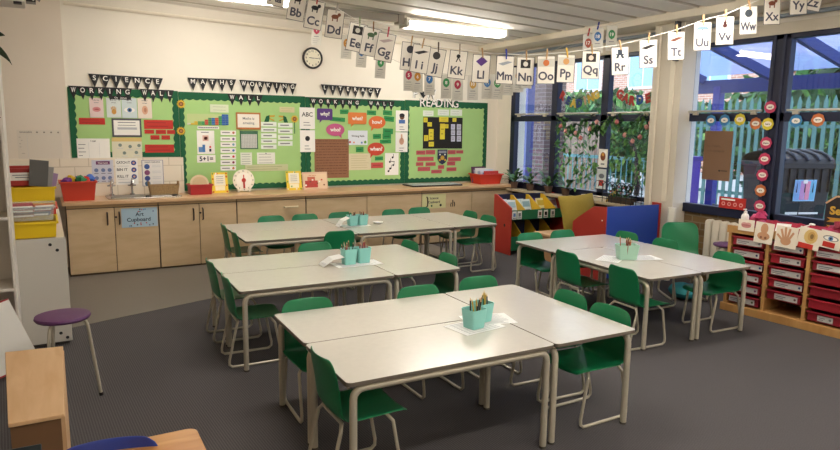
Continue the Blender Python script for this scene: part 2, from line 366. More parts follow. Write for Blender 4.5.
q.build('railing_bars', t); q = MB(); q.box(-.02, .02, -2, 3.7, 1.16, 1.22, tl2); q.box(-.02, .02, -2, 3.7, .15, .19, tl2); q.build('fence_rails', t, smooth=0)
mb = MB(); wf = wood_mat('old_fence', '6B5A4E', '8A7668', .8, (8, 8, 1)); yy = -.7
while yy < 3.2: mb.box(0, .03, yy, yy+.14, 0, 1.95+.02*math.sin(yy*9), wf); yy += .15
o = mb.build('wooden_fence', mat=LR(12.2, 12.6, 0), smooth=0); tag(o, 'brown wooden board fence seen through the left-hand windows', 'fence')
# brick house across the road and a brick corner of the school
hb = brick_mat('house_brick', 'B07A66', 'C28E78', 'CFC4B8', .3, .1, .012)
t = thing('brick_house', 'red brick house with pale framed windows beyond the hedge', 'house', (24, 24, 0))
q = MB(); q.box(0, 6, -9, 12, 0, 8, hb); q.build('house_wall', t, smooth=0)
wfm = M('E6EDF5', .4); wg = M('8FB4D6', .1)
for wy in (-6.5, -3.0, .5, 4.0, 7.5):
    for wz in (3.6,):
        w = MB(); w.box(-.06, .02, wy-.9, wy+.9, wz, wz+1.7, wfm); o = w.build('house_window', t, smooth=0)
        g = MB(); g.box(-.09, -.06, wy-.78, wy-.05, wz+.12, wz+1.58, wg); g.box(-.09, -.06, wy+.05, wy+.78, wz+.12, wz+1.58, wg); g.build('pane', o, smooth=0)
q = MB(); q.add([(-.5, -9.3, 8), (6.5, -9.3, 8), (6.5, 12.3, 8), (-.5, 12.3, 8), (3, -9.3, 10.6), (3, 12.3, 10.6)], [(0, 3, 5, 4), (1, 4, 5, 2), (0, 4, 1), (3, 2, 5), (0, 1, 2, 3)], M('6A5550', .8)); q.build('roof', t, smooth=0)
t2 = thing('terraced_house', 'pale brick house end with white window beyond the teal fence', 'house', (24, 10.5, 0))
q = MB(); q.box(0, 5, -4, 3.2, 0, 6, brick_mat('pale_brick', 'C7A596', 'D3B5A6', 'DDD2C8', .3, .1, .012)); q.build('house_wall', t2, smooth=0)
for wy in (-2.2, 1.2):
    w = MB(); w.box(-.06, .02, wy-.8, wy+.8, 2.4, 4.2, wfm); o = w.build('house_window', t2, smooth=0); g = MB(); g.box(-.09, -.06, wy-.7, wy+.7, 2.5, 4.1, wg); g.build('pane', o, smooth=0)
mb = MB(); mb.box(-.25, .25, -.24, .24, 0, 3.6, brick_mat('dark_brick', '4C3B3C', '5E4948', '6E6664', .22, .075, .01)); o = mb.build('brick_pier', mat=LR(8.5, 9.75, 0), smooth=0); tag(o, 'dark brick pier outside the leftmost window pane', 'pier')
mb = MB(); mb.box(-.08, .08, -.08, .08, 0, 3.4, M('474C80', .5)); o = mb.build('blue_post', mat=LR(7.7, 9.35, 0), smooth=0); tag(o, 'blue square post outside beside the dark brick pier', 'post')
mb = MB(); foliage(mb, (0, 0, 1.5), (.9, 6.2, 1.5), 5200, .17, [LEAF, LEAF2, DARKLEAF]); mb.blob((0, 0, 1.5), (.5, 5.6, 1.2), DARKLEAF, 16, 10)
o = mb.build('garden_hedge', mat=LR(15.5, 16.2, 0), smooth=0); tag(o, 'leafy green hedge below the brick house', 'hedge')
mb = MB(); foliage(mb, (0, 0, 1.75), (1.0, 4.6, 1.75), 5200, .16, [LEAF, LEAF2, DARKLEAF]); mb.blob((0, 0, 1.7), (.7, 4.1, 1.45), DARKLEAF, 18, 10)
o = mb.build('ivy_hedge', mat=LR(13.4, 5.4, 0), smooth=0); tag(o, 'tall ivy hedge behind the black bin and teal palings', 'hedge')
mb = MB(); foliage(mb, (0, 0, .75), (.45, .8, .75), 1300, .08, [LEAF2, LEAF, M('8FAE6E', .6)]); mb.blob((0, 0, .7), (.3, .6, .6), DARKLEAF, 12, 8)
o = mb.build('garden_bush', mat=LR(10.3, 3.9, 0), smooth=0); tag(o, 'pale green bush to the right of the black bin', 'bush')
t = thing('young_tree', 'young tree with a leaning dark stem outside the left-hand windows', 'tree', (9.0, 7.9, 0))
q = MB(); q.tube([(0, 0, 0), (.02, -.02, .8), (0, .02, 1.3), (-.05, .15, 1.55), (-.1, .42, 1.9), (-.1, .6, 2.3)], [.05, .045, .04, .035, .025, .012], M('3A2E28', .8), 8); q.build('trunk', t)
q = MB(); foliage(q, (0, .3, 1.85), (.4, .8, .3), 420, .05, [LEAF2, LEAF], .1); q.build('foliage', t, smooth=0)
# the big black bin
t = thing('wheelie_bin', 'large black four-wheeled rubbish bin with a poster outside the window', 'bin', mat=LR(8.95, 5.22, 0, 1.2) @ Matrix.Diagonal((.72, .60, .97, 1))); bk = M('181A21', .55, spec=.4)
q = MB(); q.add([(-.42, -.6, .2), (.42, -.6, .2), (.42, .6, .2), (-.42, .6, .2), (-.5, -.68, 1.3), (.5, -.68, 1.3), (.5, .68, 1.3), (-.5, .68, 1.3)], [(0, 1, 2, 3), (4, 7, 6, 5), (0, 4, 5, 1), (1, 5, 6, 2), (2, 6, 7, 3), (3, 7, 4, 0)], bk)
for k in range(7): q.box(-.53, -.48, -.62+k*.2, -.6+k*.2, .95, 1.3, bk)
q.box(-.54, .54, -.72, .72, 1.28, 1.36, bk); q.build('bin_body', t, bevel=.02)
lid = MB(); ln = 9
for k in range(ln):
    a0, a1 = PI*k/ln, PI*(k+1)/ln
    lid.add([(-.54*math.cos(a0), -.7, 1.36+.15*math.sin(a0)), (-.54*math.cos(a1), -.7, 1.36+.15*math.sin(a1)), (-.54*math.cos(a1), .7, 1.36+.15*math.sin(a1)), (-.54*math.cos(a0), .7, 1.36+.15*math.sin(a0))], [(0, 1, 2, 3)], bk)
lid.prism([(-.54*math.cos(PI*k/ln), 1.36+.15*math.sin(PI*k/ln)) for k in range(ln+1)], .69, .71, bk)
for k in range(5): lid.tube([(-.56*math.cos(a), -.56+k*.28, 1.37+.16*math.sin(a)) for a in (.15, .6, 1.0, 1.5, 2.0)], .02, M('3A3F4A', .4), 6)
lid.build('bin_lid', t)
for sx in (-.33, .33):
    for sy in (-.5, .5): w = MB(); w.T = Matrix.Translation((sx, sy, .1)) @ Matrix.Rotation(PI/2, 4, 'X'); w.disc(0, 0, .1, -.03, .03, BLACK, 14); w.build('wheel', t)
q = MB(); q.T = frame_on((-.505, -.02, .98), (0, -1, 0), (-.09, 0, 1)); q.rect(-.27, .27, -.15, .15, .0, .01, M('8FC4E8', .5))
for k, c in enumerate(('7FA6D8', 'C98FC0', 'E88FA8', '6FB8D8')): q.rect(-.25+k*.128, -.14+k*.128, -.13, .13, .01, .014, M(c, .5))
q.build('poster', t, smooth=0)
q = MB(); q.T = frame_on((-.49, 0, .66), (0, -1, 0), (-.09, 0, 1)); q.rect(-.4, -.1, -.018, .018, 0, .01, WHITE); q.rect(-.06, .42, -.014, .014, 0, .01, WHITE); q.rect(-.05, .05, .42, .47, -.02, .01, WHITE); q.build('sticker', t, smooth=0)
mb = MB(); mb.box(-.2, .2, -.3, .3, 0, 1.25, M('5B3FB0', .5)); mb.box(-.22, .22, -.32, .32, 1.25, 1.32, M('4A3396', .5))
o = mb.build('planter_box', mat=LR(8.9, 7.0, 0), smooth=0); tag(o, 'purple planter box outside beside the blue canopy post', 'planter')
# ------------------------------------------------------------------ the long worktop and its cupboards
CF, CH = 8.05, .845           # cupboard fronts, worktop height
mb = MB(); mb.box(.13, 6.40, CF-.03, YW-.04, CH-.04, CH, COUNTER)
o = mb.build('worktop', smooth=0, bevel=.004); tag(o, 'long beech worktop running under the green display boards', 'worktop')
DKH = M('3A2C26', .4); GAP = M('5A4A38', .7)
def cupboard(label, xs, handles, style='door', locks=()):
    x0, x1 = xs[0], xs[-1]
    t = thing('cupboard', label, 'cupboard', ((x0+x1)/2, CF, 0), 0, 'cupboards under the worktop'); cx = (x0+x1)/2
    b = MB(); b.box(x0-cx+.002, x1-cx-.002, .022, .56, .0, CH-.042, GAP); b.box(x0-cx+.002, x1-cx-.002, .012, .5, CH-.075, CH-.042, M('A98A62', .5)); b.box(x0-cx+.01, x1-cx-.01, .035, .4, 0, .03, M('3B342E', .7)); b.build('body', t, smooth=0)
    for k in range(len(xs)-1):
        d = MB(); d.box(xs[k]-cx+.004, xs[k+1]-cx-.004, 0, .02, .025, CH-.085, BIRCH); od = d.build(style, t, smooth=0, bevel=.002)
        for hx, kind in handles:
            if xs[k] < hx < xs[k+1]:
                h = MB()
                if kind == 'v': h.tube([(hx-cx, .0, .57), (hx-cx, -.028, .58), (hx-cx, -.034, .64), (hx-cx, -.028, .70), (hx-cx, .0, .71)], .009, DKH, 8)
                else: h.tube([(hx-cx-.09, .0, .672), (hx-cx-.085, -.03, .672), (hx-cx+.085, -.03, .672), (hx-cx+.09, 0, .672)], .012, M('D8C9A6', .4), 8)
                h.build('handle', od)
        for lx in locks:
            if xs[k] < lx < xs[k+1]:
                h = MB(); h.T = Matrix.Translation((lx-cx, 0, .655)) @ Matrix.Rotation(PI/2, 4, 'X'); h.disc(0, 0, .012, 0, .012, M('4A4440', .4, metal=.6), 12); h.build('lock', od)
    return t
cupboard('maple cupboard under the sink with an Art Cupboard sign on its right door', [.17, .651, 1.12], [(.575, 'v'), (.70, 'v')], locks=(.665,))
cupboard('maple cupboard beside the sink unit, two plain doors with dark handles', [1.126, 1.586, 2.037], [(1.515, 'v'), (1.625, 'v')], locks=(1.598,))
cupboard('wide maple cupboard front with one cream bar handle near its top', [2.043, 2.944], [(2.74, 'h')], 'door')
cupboard('maple cupboard below the brown paper display, two wide plain fronts', [2.95, 3.835, 4.716], [], 'door')
cupboard('maple cupboard at the window end with a yellowish Science Cupboard sign', [4.722, 5.6, 6.38], [(4.80, 'v')], 'door')
def sign(px0, py0, px1, py1, name, label, col, deco):
    a = onY(px0, py1, CF-.004); b = onY(px1, py0, CF-.004); w, h = b.x-a.x, b.z-a.z
    q = MB(); q.rect(-w/2, w/2, -h/2, h/2, 0, .002, col); deco(q, w, h)
    o = q.build(name, mat=back_at((a.x+b.x)/2, (a.z+b.z)/2, CF-.0012), smooth=0); tag(o, label, 'sign')
def art(q, w, h):
    q.text('Art', .0, h*.17, h*.2, .003, NAVY); q.text('Cupboard', -.01, -h*.13, h*.2, .003, NAVY, maxw=w*.8)
    for k in range(16): q.disc(random.uniform(-.45, .45)*w, random.choice((-.38, .4, -.42, .42, .3, -.3))*h, .008, .002, .003, random.choice((REDC, PURPLE, BLACK, M('5E86B8', .6))), 6)
sign(122, 207, 157, 228, 'cupboard_sign', 'pale blue sign reading Art Cupboard on a maple door', M('A9C3D2', .6), art)
def sci(q, w, h):
    q.text('Science', 0, h*.22, h*.17, .003, NAVY, maxw=w*.8); q.text('Cupboard', 0, -h*.08, h*.17, .003, NAVY, maxw=w*.85)
    q.disc(w*.28, -h*.3, .02, .002, .003, BLACK, 8); q.disc(-w*.1, -h*.32, .015, .002, .003, DGREEN, 8)
sign(422, 193.5, 446, 209, 'cupboard_sign', 'yellowish sign reading Science Cupboard near the red book rack', M('D6D29A', .6), sci)
q = MB()
for k, (x, h) in enumerate(((-.03, .06), (.0, .10), (.03, .07))): q.tube([(x, 0, .002), (x*1.2, h*.5, .002), (x*.8, h, .002)], .006, BLACK, 6)
o = q.build('door_sticker', mat=back_at(onY(449, 210, CF).x+.06, .55, CF-.004), smooth=0); tag(o, 'small black plant-shaped sticker right of the Science Cupboard sign', 'sticker')

# tiled splashback behind the sink
mb = MB(); mb.box(-.45, 1.525, YW-.055, YW-.03, CH, 1.30, brick_mat('cream_tiles', 'EADFCB', 'E6DAC6', 'CDBFA8', .3, .2, .005, .3, 'xz')); struct(mb.build('tiled_splashback', smooth=0))
# sink
SX0, SX1, SY = .60, 1.42, 8.36
t = thing('sink', 'stainless steel sink and drainer set in the worktop', 'sink', ((SX0+SX1)/2, SY, CH))
q = MB(); st = M('B9B7B2', .25, metal=.9); w = (SX1-SX0)/2
q.prism(rrect(2*w, .42, .04), .0, .012, st); q.build('sink_top', t, bevel=.004)
q = MB(); q.prism(rrect(.36, .30, .05, x=-.18), .0122, .0135, M('6F6D6A', .3, metal=.8)); q.build('basin', t, smooth=0)
q = MB()
for k in range(6): q.box(.08, .36, -.13+k*.05, -.115+k*.05, .012, .016, st)
q.build('drainer', t, smooth=0)
q = MB(); q.disc(.33, -.15, .03, .012, .03, BLACK, 14); q.disc(.02, -.17, .022, .012, .03, BLACK, 14); q.build('plug', t)
for i, px in enumerate((112, 132.5)):
    p = onY(px, 196, 8.54); tp = thing('tap', '%s chrome tap behind the sink, below the %s poster' % (('left', 'right')[i], ('purple-titled', 'CATCH IT BIN IT KILL IT')[i]), 'tap', (p.x, 8.545, CH+.012), 0, 'chrome taps')
    q = MB(); q.tube([(0, 0, 0), (0, 0, .10), (0, -.02, .17), (0, -.07, .20), (0, -.13, .18), (0, -.145, .15)], .013, CHROME, 10); q.lathe([(.028, 0), (.028, .012), (.018, .02)], CHROME, 14); q.build('spout', tp)
    q = MB(); q.tube([(-.045, 0, .115), (.045, 0, .115)], .009, CHROME, 8); q.lathe([(.016, .10), (.018, .115), (.016, .135)], CHROME, 12); q.build('tap_handle', tp)

# ------------------------------------------------------------------ things standing on the worktop
def tub(name, label, cat, x, y, z, w, d, h, mat, rz=0., lab=None, group=None, taper=.85):
    t = thing(name, label, cat, (x, y, z), rz, group); q = MB(); a, b = w/2, d/2; k = taper; i = .006
    def ring(sx, sy, zz): return [(-sx, -sy, zz), (sx, -sy, zz), (sx, sy, zz), (-sx, sy, zz)]
    v = ring(a*k, b*k, 0)+ring(a, b, h)+ring(a+.012, b+.012, h)+ring(a+.012, b+.012, h-.02)+ring(a-i, b-i, h)+ring(a*k-i, b*k-i, i)
    f = [(3, 2, 1, 0), (20, 21, 22, 23)]
    for j in range(4):
        n = (j+1) % 4
        f += [(j, n, 4+n, 4+j), (12+j, 12+n, 8+n, 8+j), (8+j, 8+n, 16+n, 16+j), (16+j, 16+n, 20+n, 20+j), (4+j, 4+n, 12+n, 12+j)]
    q.add(v, f, mat); q.build('tub_body', t, smooth=0, bevel=.003)
    if lab:
        q = MB(); q.T = frame_on((0, -b*(k+1)/2-.006, h*.55), (1, 0, 0), (0, -b*(1-k), h)); q.rect(-w*.3, w*.3, -h*.22, h*.22, 0, .004, PAPER)
        for j, ww in enumerate((.5, .38)): q.rect(-w*ww/2, w*ww/2, h*(.06-.13*j), h*(.10-.13*j), .004, .005, lab)
        q.build('label_card', t, smooth=0)
    return t
RTUB = M('C6402C', .45); YTUB = M('E6C21E', .45)
p = onY(74, 199, 8.3)
tub('storage_tub', 'red open tub of bright toys on the worktop end left of the sink', 'tub', .31, 8.3, CH, .36, .34, .22, RTUB)
for k, (c, nm) in enumerate((('7A2F86', 'purple'), ('D8B02A', 'yellow'), ('2E5AA8', 'blue'), ('2F7D4F', 'green'), ('C23227', 'red'), ('4A6FC0', 'pale blue'))):
    q = MB(); q.blob((0, 0, 0), (.06, .055, .045), M(c, .5), 8, 6, .25); o = q.build('toy', mat=LR(.20+.047*k, 8.24+.05*(k % 3), CH+.215+.02*(k % 2)))
    tag(o, '%s toy heaped in the red tub left of the sink' % nm, 'toy', 'toys in the red tub')
t = thing('basket', 'woven beige oblong basket on the sink drainer', 'basket', (onY(164, 194, 8.42).x, 8.42, CH+.012)); wv = M('9C7F58', .8, noise=.25, nscale=60, bump=.6)
q = MB(); a, b, h = .17, .09, .12
v = [(-a*.9, -b*.85, 0), (a*.9, -b*.85, 0), (a*.9, b*.85, 0), (-a*.9, b*.85, 0), (-a, -b, h), (a, -b, h), (a, b, h), (-a, b, h), (-a+.01, -b+.01, h), (a-.01, -b+.01, h), (a-.01, b-.01, h), (-a+.01, b-.01, h), (-a*.88, -b*.8, .01), (a*.88, -b*.8, .01), (a*.88, b*.8, .01), (-a*.88, b*.8, .01)]
f = [(3, 2, 1, 0), (12, 13, 14, 15)]
for j in range(4):
    n = (j+1) % 4; f += [(j, n, 4+n, 4+j), (4+j, 4+n, 8+n, 8+j), (8+j, 8+n, 12+n, 12+j)]
q.add(v, f, wv); q.build('basket_body', t, smooth=0)
for sx in (-1, 1): q = MB(); q.tube([(sx*a, -.04, h-.005), (sx*a, -.03, h+.035), (sx*a, .03, h+.035), (sx*a, .04, h-.005)], .009, wv, 6); q.build('basket_handle', t)
x = onY(200, 192, 8.4).x
tub('storage_box', 'dark red oblong box on the worktop beside the white teaching clock', 'box', x, 8.4, CH, .27, .2, .13, M('B02A2C', .45), taper=.93)
q = MB(); q.T = Matrix.Rotation(PI/2-.25, 4, 'X'); q.disc(0, 0, .115, 0, .02, M('D8C09A', .6), 28); q.disc(0, 0, .09, .0201, .022, M('CBB088', .6), 24)
o = q.build('round_board', mat=LR(x, 8.42, CH+.125)); tag(o, 'round beige drum-like board standing in the dark red box', 'board')
def leaning(name, label, cat, px0, py0, px1, py1, y, col, deco, tilt=.18, th=.004):
    a = onY(px0, py1, y); b = onY(px1, py0, y); w, h = b.x-a.x, b.z-a.z
    q = MB(); q.rect(-w/2, w/2, 0, h, -th, 0, col); deco(q, w, h)
    m = LR((a.x+b.x)/2, y, CH+.001) @ Matrix.Rotation(PI/2-tilt, 4, 'X')
    o = q.build(name, mat=m, smooth=0); return tag(o, label, cat)
def yellowcard(q, w, h):
    q.rect(-w*.34, w*.34, h*.35, h*.9, 0, .001, M('EDE7D0', .6)); q.rect(-w*.3, w*.3, h*.12, h*.33, 0, .001, M('F4EBC8', .6))
    for k in range(14): q.disc(random.choice((-.42, .42, random.uniform(-.4, .4)))*w, random.choice((.06, .94, random.uniform(.1, .9)))*h, .011, .001, .002, random.choice((REDC, ORANGE, M('6FA44A', .6), WHITE)), 7)
    for k in range(4): q.rect(-w*.22, w*.22, h*(.78-.1*k), h*(.80-.1*k), .001, .002, GREYTXT)
leaning('picture_card', 'yellow patterned card standing beside the white teaching clock', 'card', 212.5, 171, 228, 192, 8.44, M('F0CF3A', .5), yellowcard)
leaning('picture_card', 'yellow patterned card standing beside the red house picture', 'card', 287, 169.5, 302, 189, 8.44, M('F0CF3A', .5), yellowcard)
def house(q, w, h):
    q.rect(-w*.46, w*.46, h*.05, h*.9, 0, .001, M('E3C8A8', .6)); q.rect(-w*.4, w*.1, h*.1, h*.5, .001, .002, M('B5443C', .6)); q.rect(-w*.3, .0, h*.5, h*.72, .001, .002, M('C66A52', .6))
    for k in range(9): q.rect(w*(-.4+.09*k), w*(-.34+.09*k), h*(.2+.1*(k % 4)), h*(.28+.1*(k % 4)), .002, .003, (WHITE, REDC, M('7A4030', .6))[k % 3])
    q.text('Our house', -w*.1, h*.81, h*.07, .002, REDC)
leaning('house_picture', 'red and cream picture card of a house leaning below the kraft paper', 'picture', 303, 171, 328, 189, 8.46, M('D9B79A', .6), house)
def tclock(q, w, h):
    r = w*.48; c = h*.53; q.disc(0, c, r*1.0, 0, .012, M('F0E6D2', .4), 32); q.disc(0, c, r*.72, .012, .014, M('F6EFE2', .4), 28); q.disc(0, c, r*.2, .014, .018, REDC, 12)
    for k in range(12): a = 2*PI*k/12; q.text(str(k or 12), r*.85*math.sin(a), c+r*.85*math.cos(a), r*.15, .0125, BLACK)
    q.prism([(-.006, c), (.006, c), (.006, c+r*.5), (-.006, c+r*.5)], .018, .02, REDC); q.prism([(-.012, c), (.012, c), (.012, c-r*.75), (-.012, c-r*.75)], .018, .021, M('B23A2E', .5))
    q.box(-w*.3, -w*.2, 0, h*.1, -.06, .012, M('E2D6C0', .4)); q.box(w*.2, w*.3, 0, h*.1, -.06, .012, M('E2D6C0', .4))
a = onY(233, 191, 8.42); b = onY(255, 168.5, 8.42); w, h = b.x-a.x, b.z-a.z
q = MB(); tclock(q, w, h); o = q.build('teaching_clock', mat=LR((a.x+b.x)/2, 8.43, CH+.004) @ Matrix.Rotation(PI/2-.12, 4, 'X')); tag(o, 'round white teaching clock with red hands standing on the worktop', 'clock')
a = onZ(406, 187, CH); b = onZ(455, 184, CH)
t = thing('flat_tray', 'flat black-edged whiteboard lying on the worktop below the reading display', 'whiteboard', ((a.x+b.x)/2+.02, 8.36, CH), -.03)
q = MB(); q.box(-.43, .43, -.17, .17, 0, .022, M('24221F', .4)); q.build('board_frame', t, smooth=0, bevel=.003); q = MB(); q.box(-.41, .41, -.15, .15, .022, .026, M('D9DCD8', .15)); q.build('board_face', t, smooth=0)
x = onY(485, 181, 8.38).x
t = tub('storage_tub', 'bright red tub of papers on the window end of the worktop', 'tub', x, 8.36, CH, .44, .30, .16, M('CE3B2A', .4))
for k, (c, nm, rt) in enumerate((('57304A', 'plum', .1), ('E9E4DC', 'white', -.06), ('D9DDE6', 'pale grey', .15), ('C23227', 'red', .02))):
    q = MB(); q.box(-.14, .14, -.006, .006, 0, .25-.02*k, M(c, .5)); q.box(-.1, .06, -.0075, -.006, .13, .2-.02*k, M(('B9AEC4', 'A9B4C4', '7A93B8', 'EADFD0')[k], .5))
    o = q.build('paper_folder', mat=LR(x-.07+.04*k, 8.45-.06*k, CH+.015, rt) @ Matrix.Rotation(-.12, 4, 'X'), smooth=0); tag(o, '%s folder standing in the red tub by the window' % nm, 'folder')

# ------------------------------------------------------------------ the display boards
BY = YW-.003
def board(label, x0, x1, z0, z1, rail=True, left=.06, right=.06, top=.085):
    t = thing('display_board', label, 'display board', mat=back_at((x0+x1)/2, (z0+z1)/2, BY), group='green display boards'); w, h = x1-x0, z1-z0
    q = MB(); q.rect(-w/2, w/2, -h/2, h/2, 0, .010, LIME); q.build('backing_paper', t, smooth=0)
    q = MB()
    def strip(L, d, T):                                  # scalloped strip along local x of length L, depth d
        n = max(4, int(L/.085)); pts = [(-L/2, 0), (L/2, 0)]
        for i in range(n*6, -1, -1): u = i/(n*6); pts.append((-L/2+L*u, -d-.016*abs(math.sin(PI*n*u))))
        q.T = T; q.prism(pts, .010, .013, DGREEN)
    R = lambda a: Matrix.Rotation(a, 4, 'Z')
    strip(w, top, Matrix.Translation((0, h/2, 0))); strip(w, .06, Matrix.Translation((0, -h/2, 0)) @ R(PI))
    strip(h, left, Matrix.Translation((-w/2, 0, .0008)) @ R(PI/2)); strip(h, right, Matrix.Translation((w/2, 0, .0008)) @ R(-PI/2))
    q.build('scalloped_border', t, smooth=0); return t
board('green science display board with scalloped dark green border above the sink', .28, 1.50, 1.305, 2.125)
board('green maths display board behind the teaching clock', 1.505, 3.172, .865, 2.118, left=.05)
board('green literacy display board with coloured speech bubbles', 3.177, 4.752, .865, 2.112)
board('green reading display board beside the window', 4.757, 6.285, .865, 2.122)
PZ = BY-.0135                                            # plane the sheets are pinned on
_lay = [0]
def sheet(name, label, px0, py0, px1, py1, col, deco=None, cat='poster', group=None, rot=0., y=None, th=.0015, layer=None, shape=None):
    yy = (PZ if y is None else y)
    if layer is None: _lay[0] = (_lay[0]+1) % 3; layer = _lay[0]
    yy -= .0012*layer
    a = onY(px0, (py0+py1)/2, yy); b = onY(px1, (py0+py1)/2, yy); c = onY((px0+px1)/2, py1, yy); d = onY((px0+px1)/2, py0, yy)
    w, h = b.x-a.x, d.z-c.z; q = MB()
    if shape: shape(q, w, h, col)
    else: q.rect(-w/2, w/2, -h/2, h/2, 0, th, col)
    if deco: q.T = Matrix.Translation((0, 0, th)); deco(q, w, h)
    o = q.build(name, mat=back_at((a.x+b.x)/2, (c.z+d.z)/2, yy) @ Matrix.Rotation(rot, 4, 'Z'), smooth=0)
    return tag(o, label, cat, group)
N1, N2 = .0, .0012
def lines(n, x0=-.4, x1=.4, y0=.35, y1=-.4, mat=None, th=.03):
    def f(q, w, h):
        for k in range(n):
            yk = y0+(y1-y0)*k/max(1, n-1); e = x1-random.uniform(0, .15)
            q.rect(x0*w, e*w, (yk-th/2)*h, (yk+th/2)*h, N1, N2, mat or GREYTXT)
    return f
def seq(*fs):
    def f(q, w, h):
        for g in fs: g(q, w, h)
    return f
def T(s, x, y, hh, mat=None, mw=.9, bold=.015): return lambda q, w, h: q.text(s, x*w, y*h, hh*h, .0013, mat or BLACK, bold, mw*w)
def Rm(x0, x1, y0, y1, mat, n=.0012): return lambda q, w, h: q.rect(x0*w, x1*w, y0*h, y1*h, 0, n, mat)
def D(x, y, r, mat, ry=None, n=.0012): return lambda q, w, h: q.disc(x*w, y*h, r*w, 0, n, mat, 14, (ry*w if ry else None))
SKIN = M('D9A98C', .6); PINK = M('D98E8E', .6); PBLUE = M('5E86B8', .6); LGREY = M('C9CACB', .6)
# science
BK = seq(T('use my', 0, .38, .07, GREYTXT), T('senses', 0, .26, .06, GREYTXT))
sheet('sense_poster', 'small poster of pink lips on the science board, leftmost of four', 89.5, 98, 103.5, 117.5, M('E6CFCB', .6), seq(BK, D(0, -.08, .3, PINK, .2), D(0, -.08, .18, M('B9575A', .6), .05, .002)), group='sense posters', layer=1)
sheet('sense_poster', 'small poster of an orange hand on the science board', 106.5, 98, 121, 117.5, M('D5DCD8', .6), seq(BK, D(0, -.2, .17, M('D9A04E', .6), .2), *[Rm(-.2+.1*k, -.14+.1*k, -.1, .1-.05*abs(k-1.5), M('D9A04E', .6)) for k in range(4)]), group='sense posters', layer=1)
sheet('sense_poster', 'small poster of a blue eye on the science board', 121.8, 98, 137, 118, M('CBD8D8', .6), seq(BK, D(0, -.1, .36, WHITE, .17), D(0, -.1, .16, PBLUE, None, .002), D(0, -.1, .08, BLACK, None, .0026)), group='sense posters', layer=1)
sheet('sense_poster', 'small poster of an ear on the science board, rightmost of four', 137.8, 98.5, 151.8, 118.5, M('E4D6C6', .6), seq(BK, D(0, -.08, .22, SKIN, .34), D(.02, -.08, .1, M('BE8468', .6), .18, .002)), group='sense posters', layer=1)
sheet('title_strip', 'black title strip above the four sense posters', 110, 96, 131, 99.5, BLACK, T('Our Senses', 0, 0, .5, WHITE), 'strip', layer=2)
sheet('certificate', 'grey-bordered certificate on the science board', 112, 118.5, 141.5, 137, M('55555A', .6), seq(Rm(-.44, .44, -.4, .4, WHITE, .001), lambda q, w, h: q.rect(-.3*w, .3*w, .26*h, .3*h, .001, .0016, GREYTXT), lambda q, w, h: q.rect(-.32*w, .34*w, -.1*h, .02*h, .001, .0016, M('B9B9BE', .6)), lambda q, w, h: q.rect(-.3*w, .3*w, .12*h, .15*h, .001, .0016, GREYTXT)), 'certificate', layer=2)
for k, (b, w_) in enumerate((((79, 118, 105, 124.5), 'left of the certificate'), ((144, 120, 173, 129), 'right of the certificate, the top one'), ((145, 144.5, 174, 152.5), 'right of the beige grid sheet'))):
    sheet('word_strip', 'long red word strip on the science board, '+w_, *b, REDC, lines(2, -.4, .4, .2, -.2, M('9A2620', .6), .08), 'strip', layer=0)
for k, b in enumerate(((144.5, 129.8, 154, 133.6), (156, 129.8, 166, 134), (167, 130, 175, 134), (150.5, 135.3, 159.5, 139.5), (161.5, 135.3, 170, 139.5))):
    sheet('word_strip', 'short red word strip on the science board, %s' % ('first in the row of three', 'middle of the row of three', 'last in the row of three', 'left of the pair', 'right of the pair')[k], *b, REDC, lines(1, -.35, .35, 0, 0, M('9A2620', .6), .12), 'strip', layer=2, group='short red strips')
sheet('table_sheet', 'white sheet with a ruled table on the science board corner', 77, 138.5, 110, 158.5, PAPER, seq(lines(4, -.46, -.2, .2, -.35), T('I can', -.0, .38, .09), *[Rm(a, a+.008, -.45, .3, LGREY) for a in (-.15, .17)]), layer=1)
sheet('grid_sheet', 'beige sheet of round picture icons under the certificate', 112, 137.5, 142, 157.5, M('DDD8C0', .6), seq(Rm(-.5, .5, .3, .5, M('DCC27A', .6)), *[D(x, y, .06, M('7F8E86', .6)) for x, y in ((-.23, .12), (.1, .05), (.4, .1), (-.1, -.27), (.3, -.25))], *[Rm(x-.1, x+.1, y-.03, y+.0, LGREY) for x, y in ((-.23, -.02), (.1, -.1), (.4, -.04), (-.1, -.42), (.3, -.4))]), layer=1)
TY = YW-.0555
sheet('handwashing_poster', 'purple-titled poster of six blue washing steps on the tiles', 92, 160, 113.5, 182.5, M('C9CBD8', .5), seq(Rm(-.3, .35, .3, .45, M('6B2F62', .6)), T('Wash hands', .02, .37, .06, WHITE), *[D(x, y, .1, M('6F7FA8', .6)) for x in (-.3, .02, .32) for y in (.05, -.3)], *[Rm(x-.1, x+.1, y-.16, y-.13, GREYTXT) for x in (-.3, .02, .32) for y in (.05, -.3)]), y=TY, layer=0)
sheet('hygiene_poster', 'white CATCH IT BIN IT KILL IT poster on the tiles behind the sink', 115.5, 158.5, 138, 184.5, PAPER, seq(T('CATCH IT', -.14, .35, .1, BLACK, .6), T('BIN IT', -.2, .08, .1, BLACK, .5), T('KILL IT', -.18, -.18, .1, BLACK, .5), *[D(.32, y, .12, M('3E4E90', .6)) for y in (.33, .06, -.2)], *[D(.32, y, .05, SKIN, None, .002) for y in (.33, .06, -.2)], Rm(-.4, .2, -.44, -.40, LGREY), Rm(-.4, .1, -.3, -.28, LGREY), Rm(-.4, .1, .2, .22, LGREY)), y=TY, layer=0)
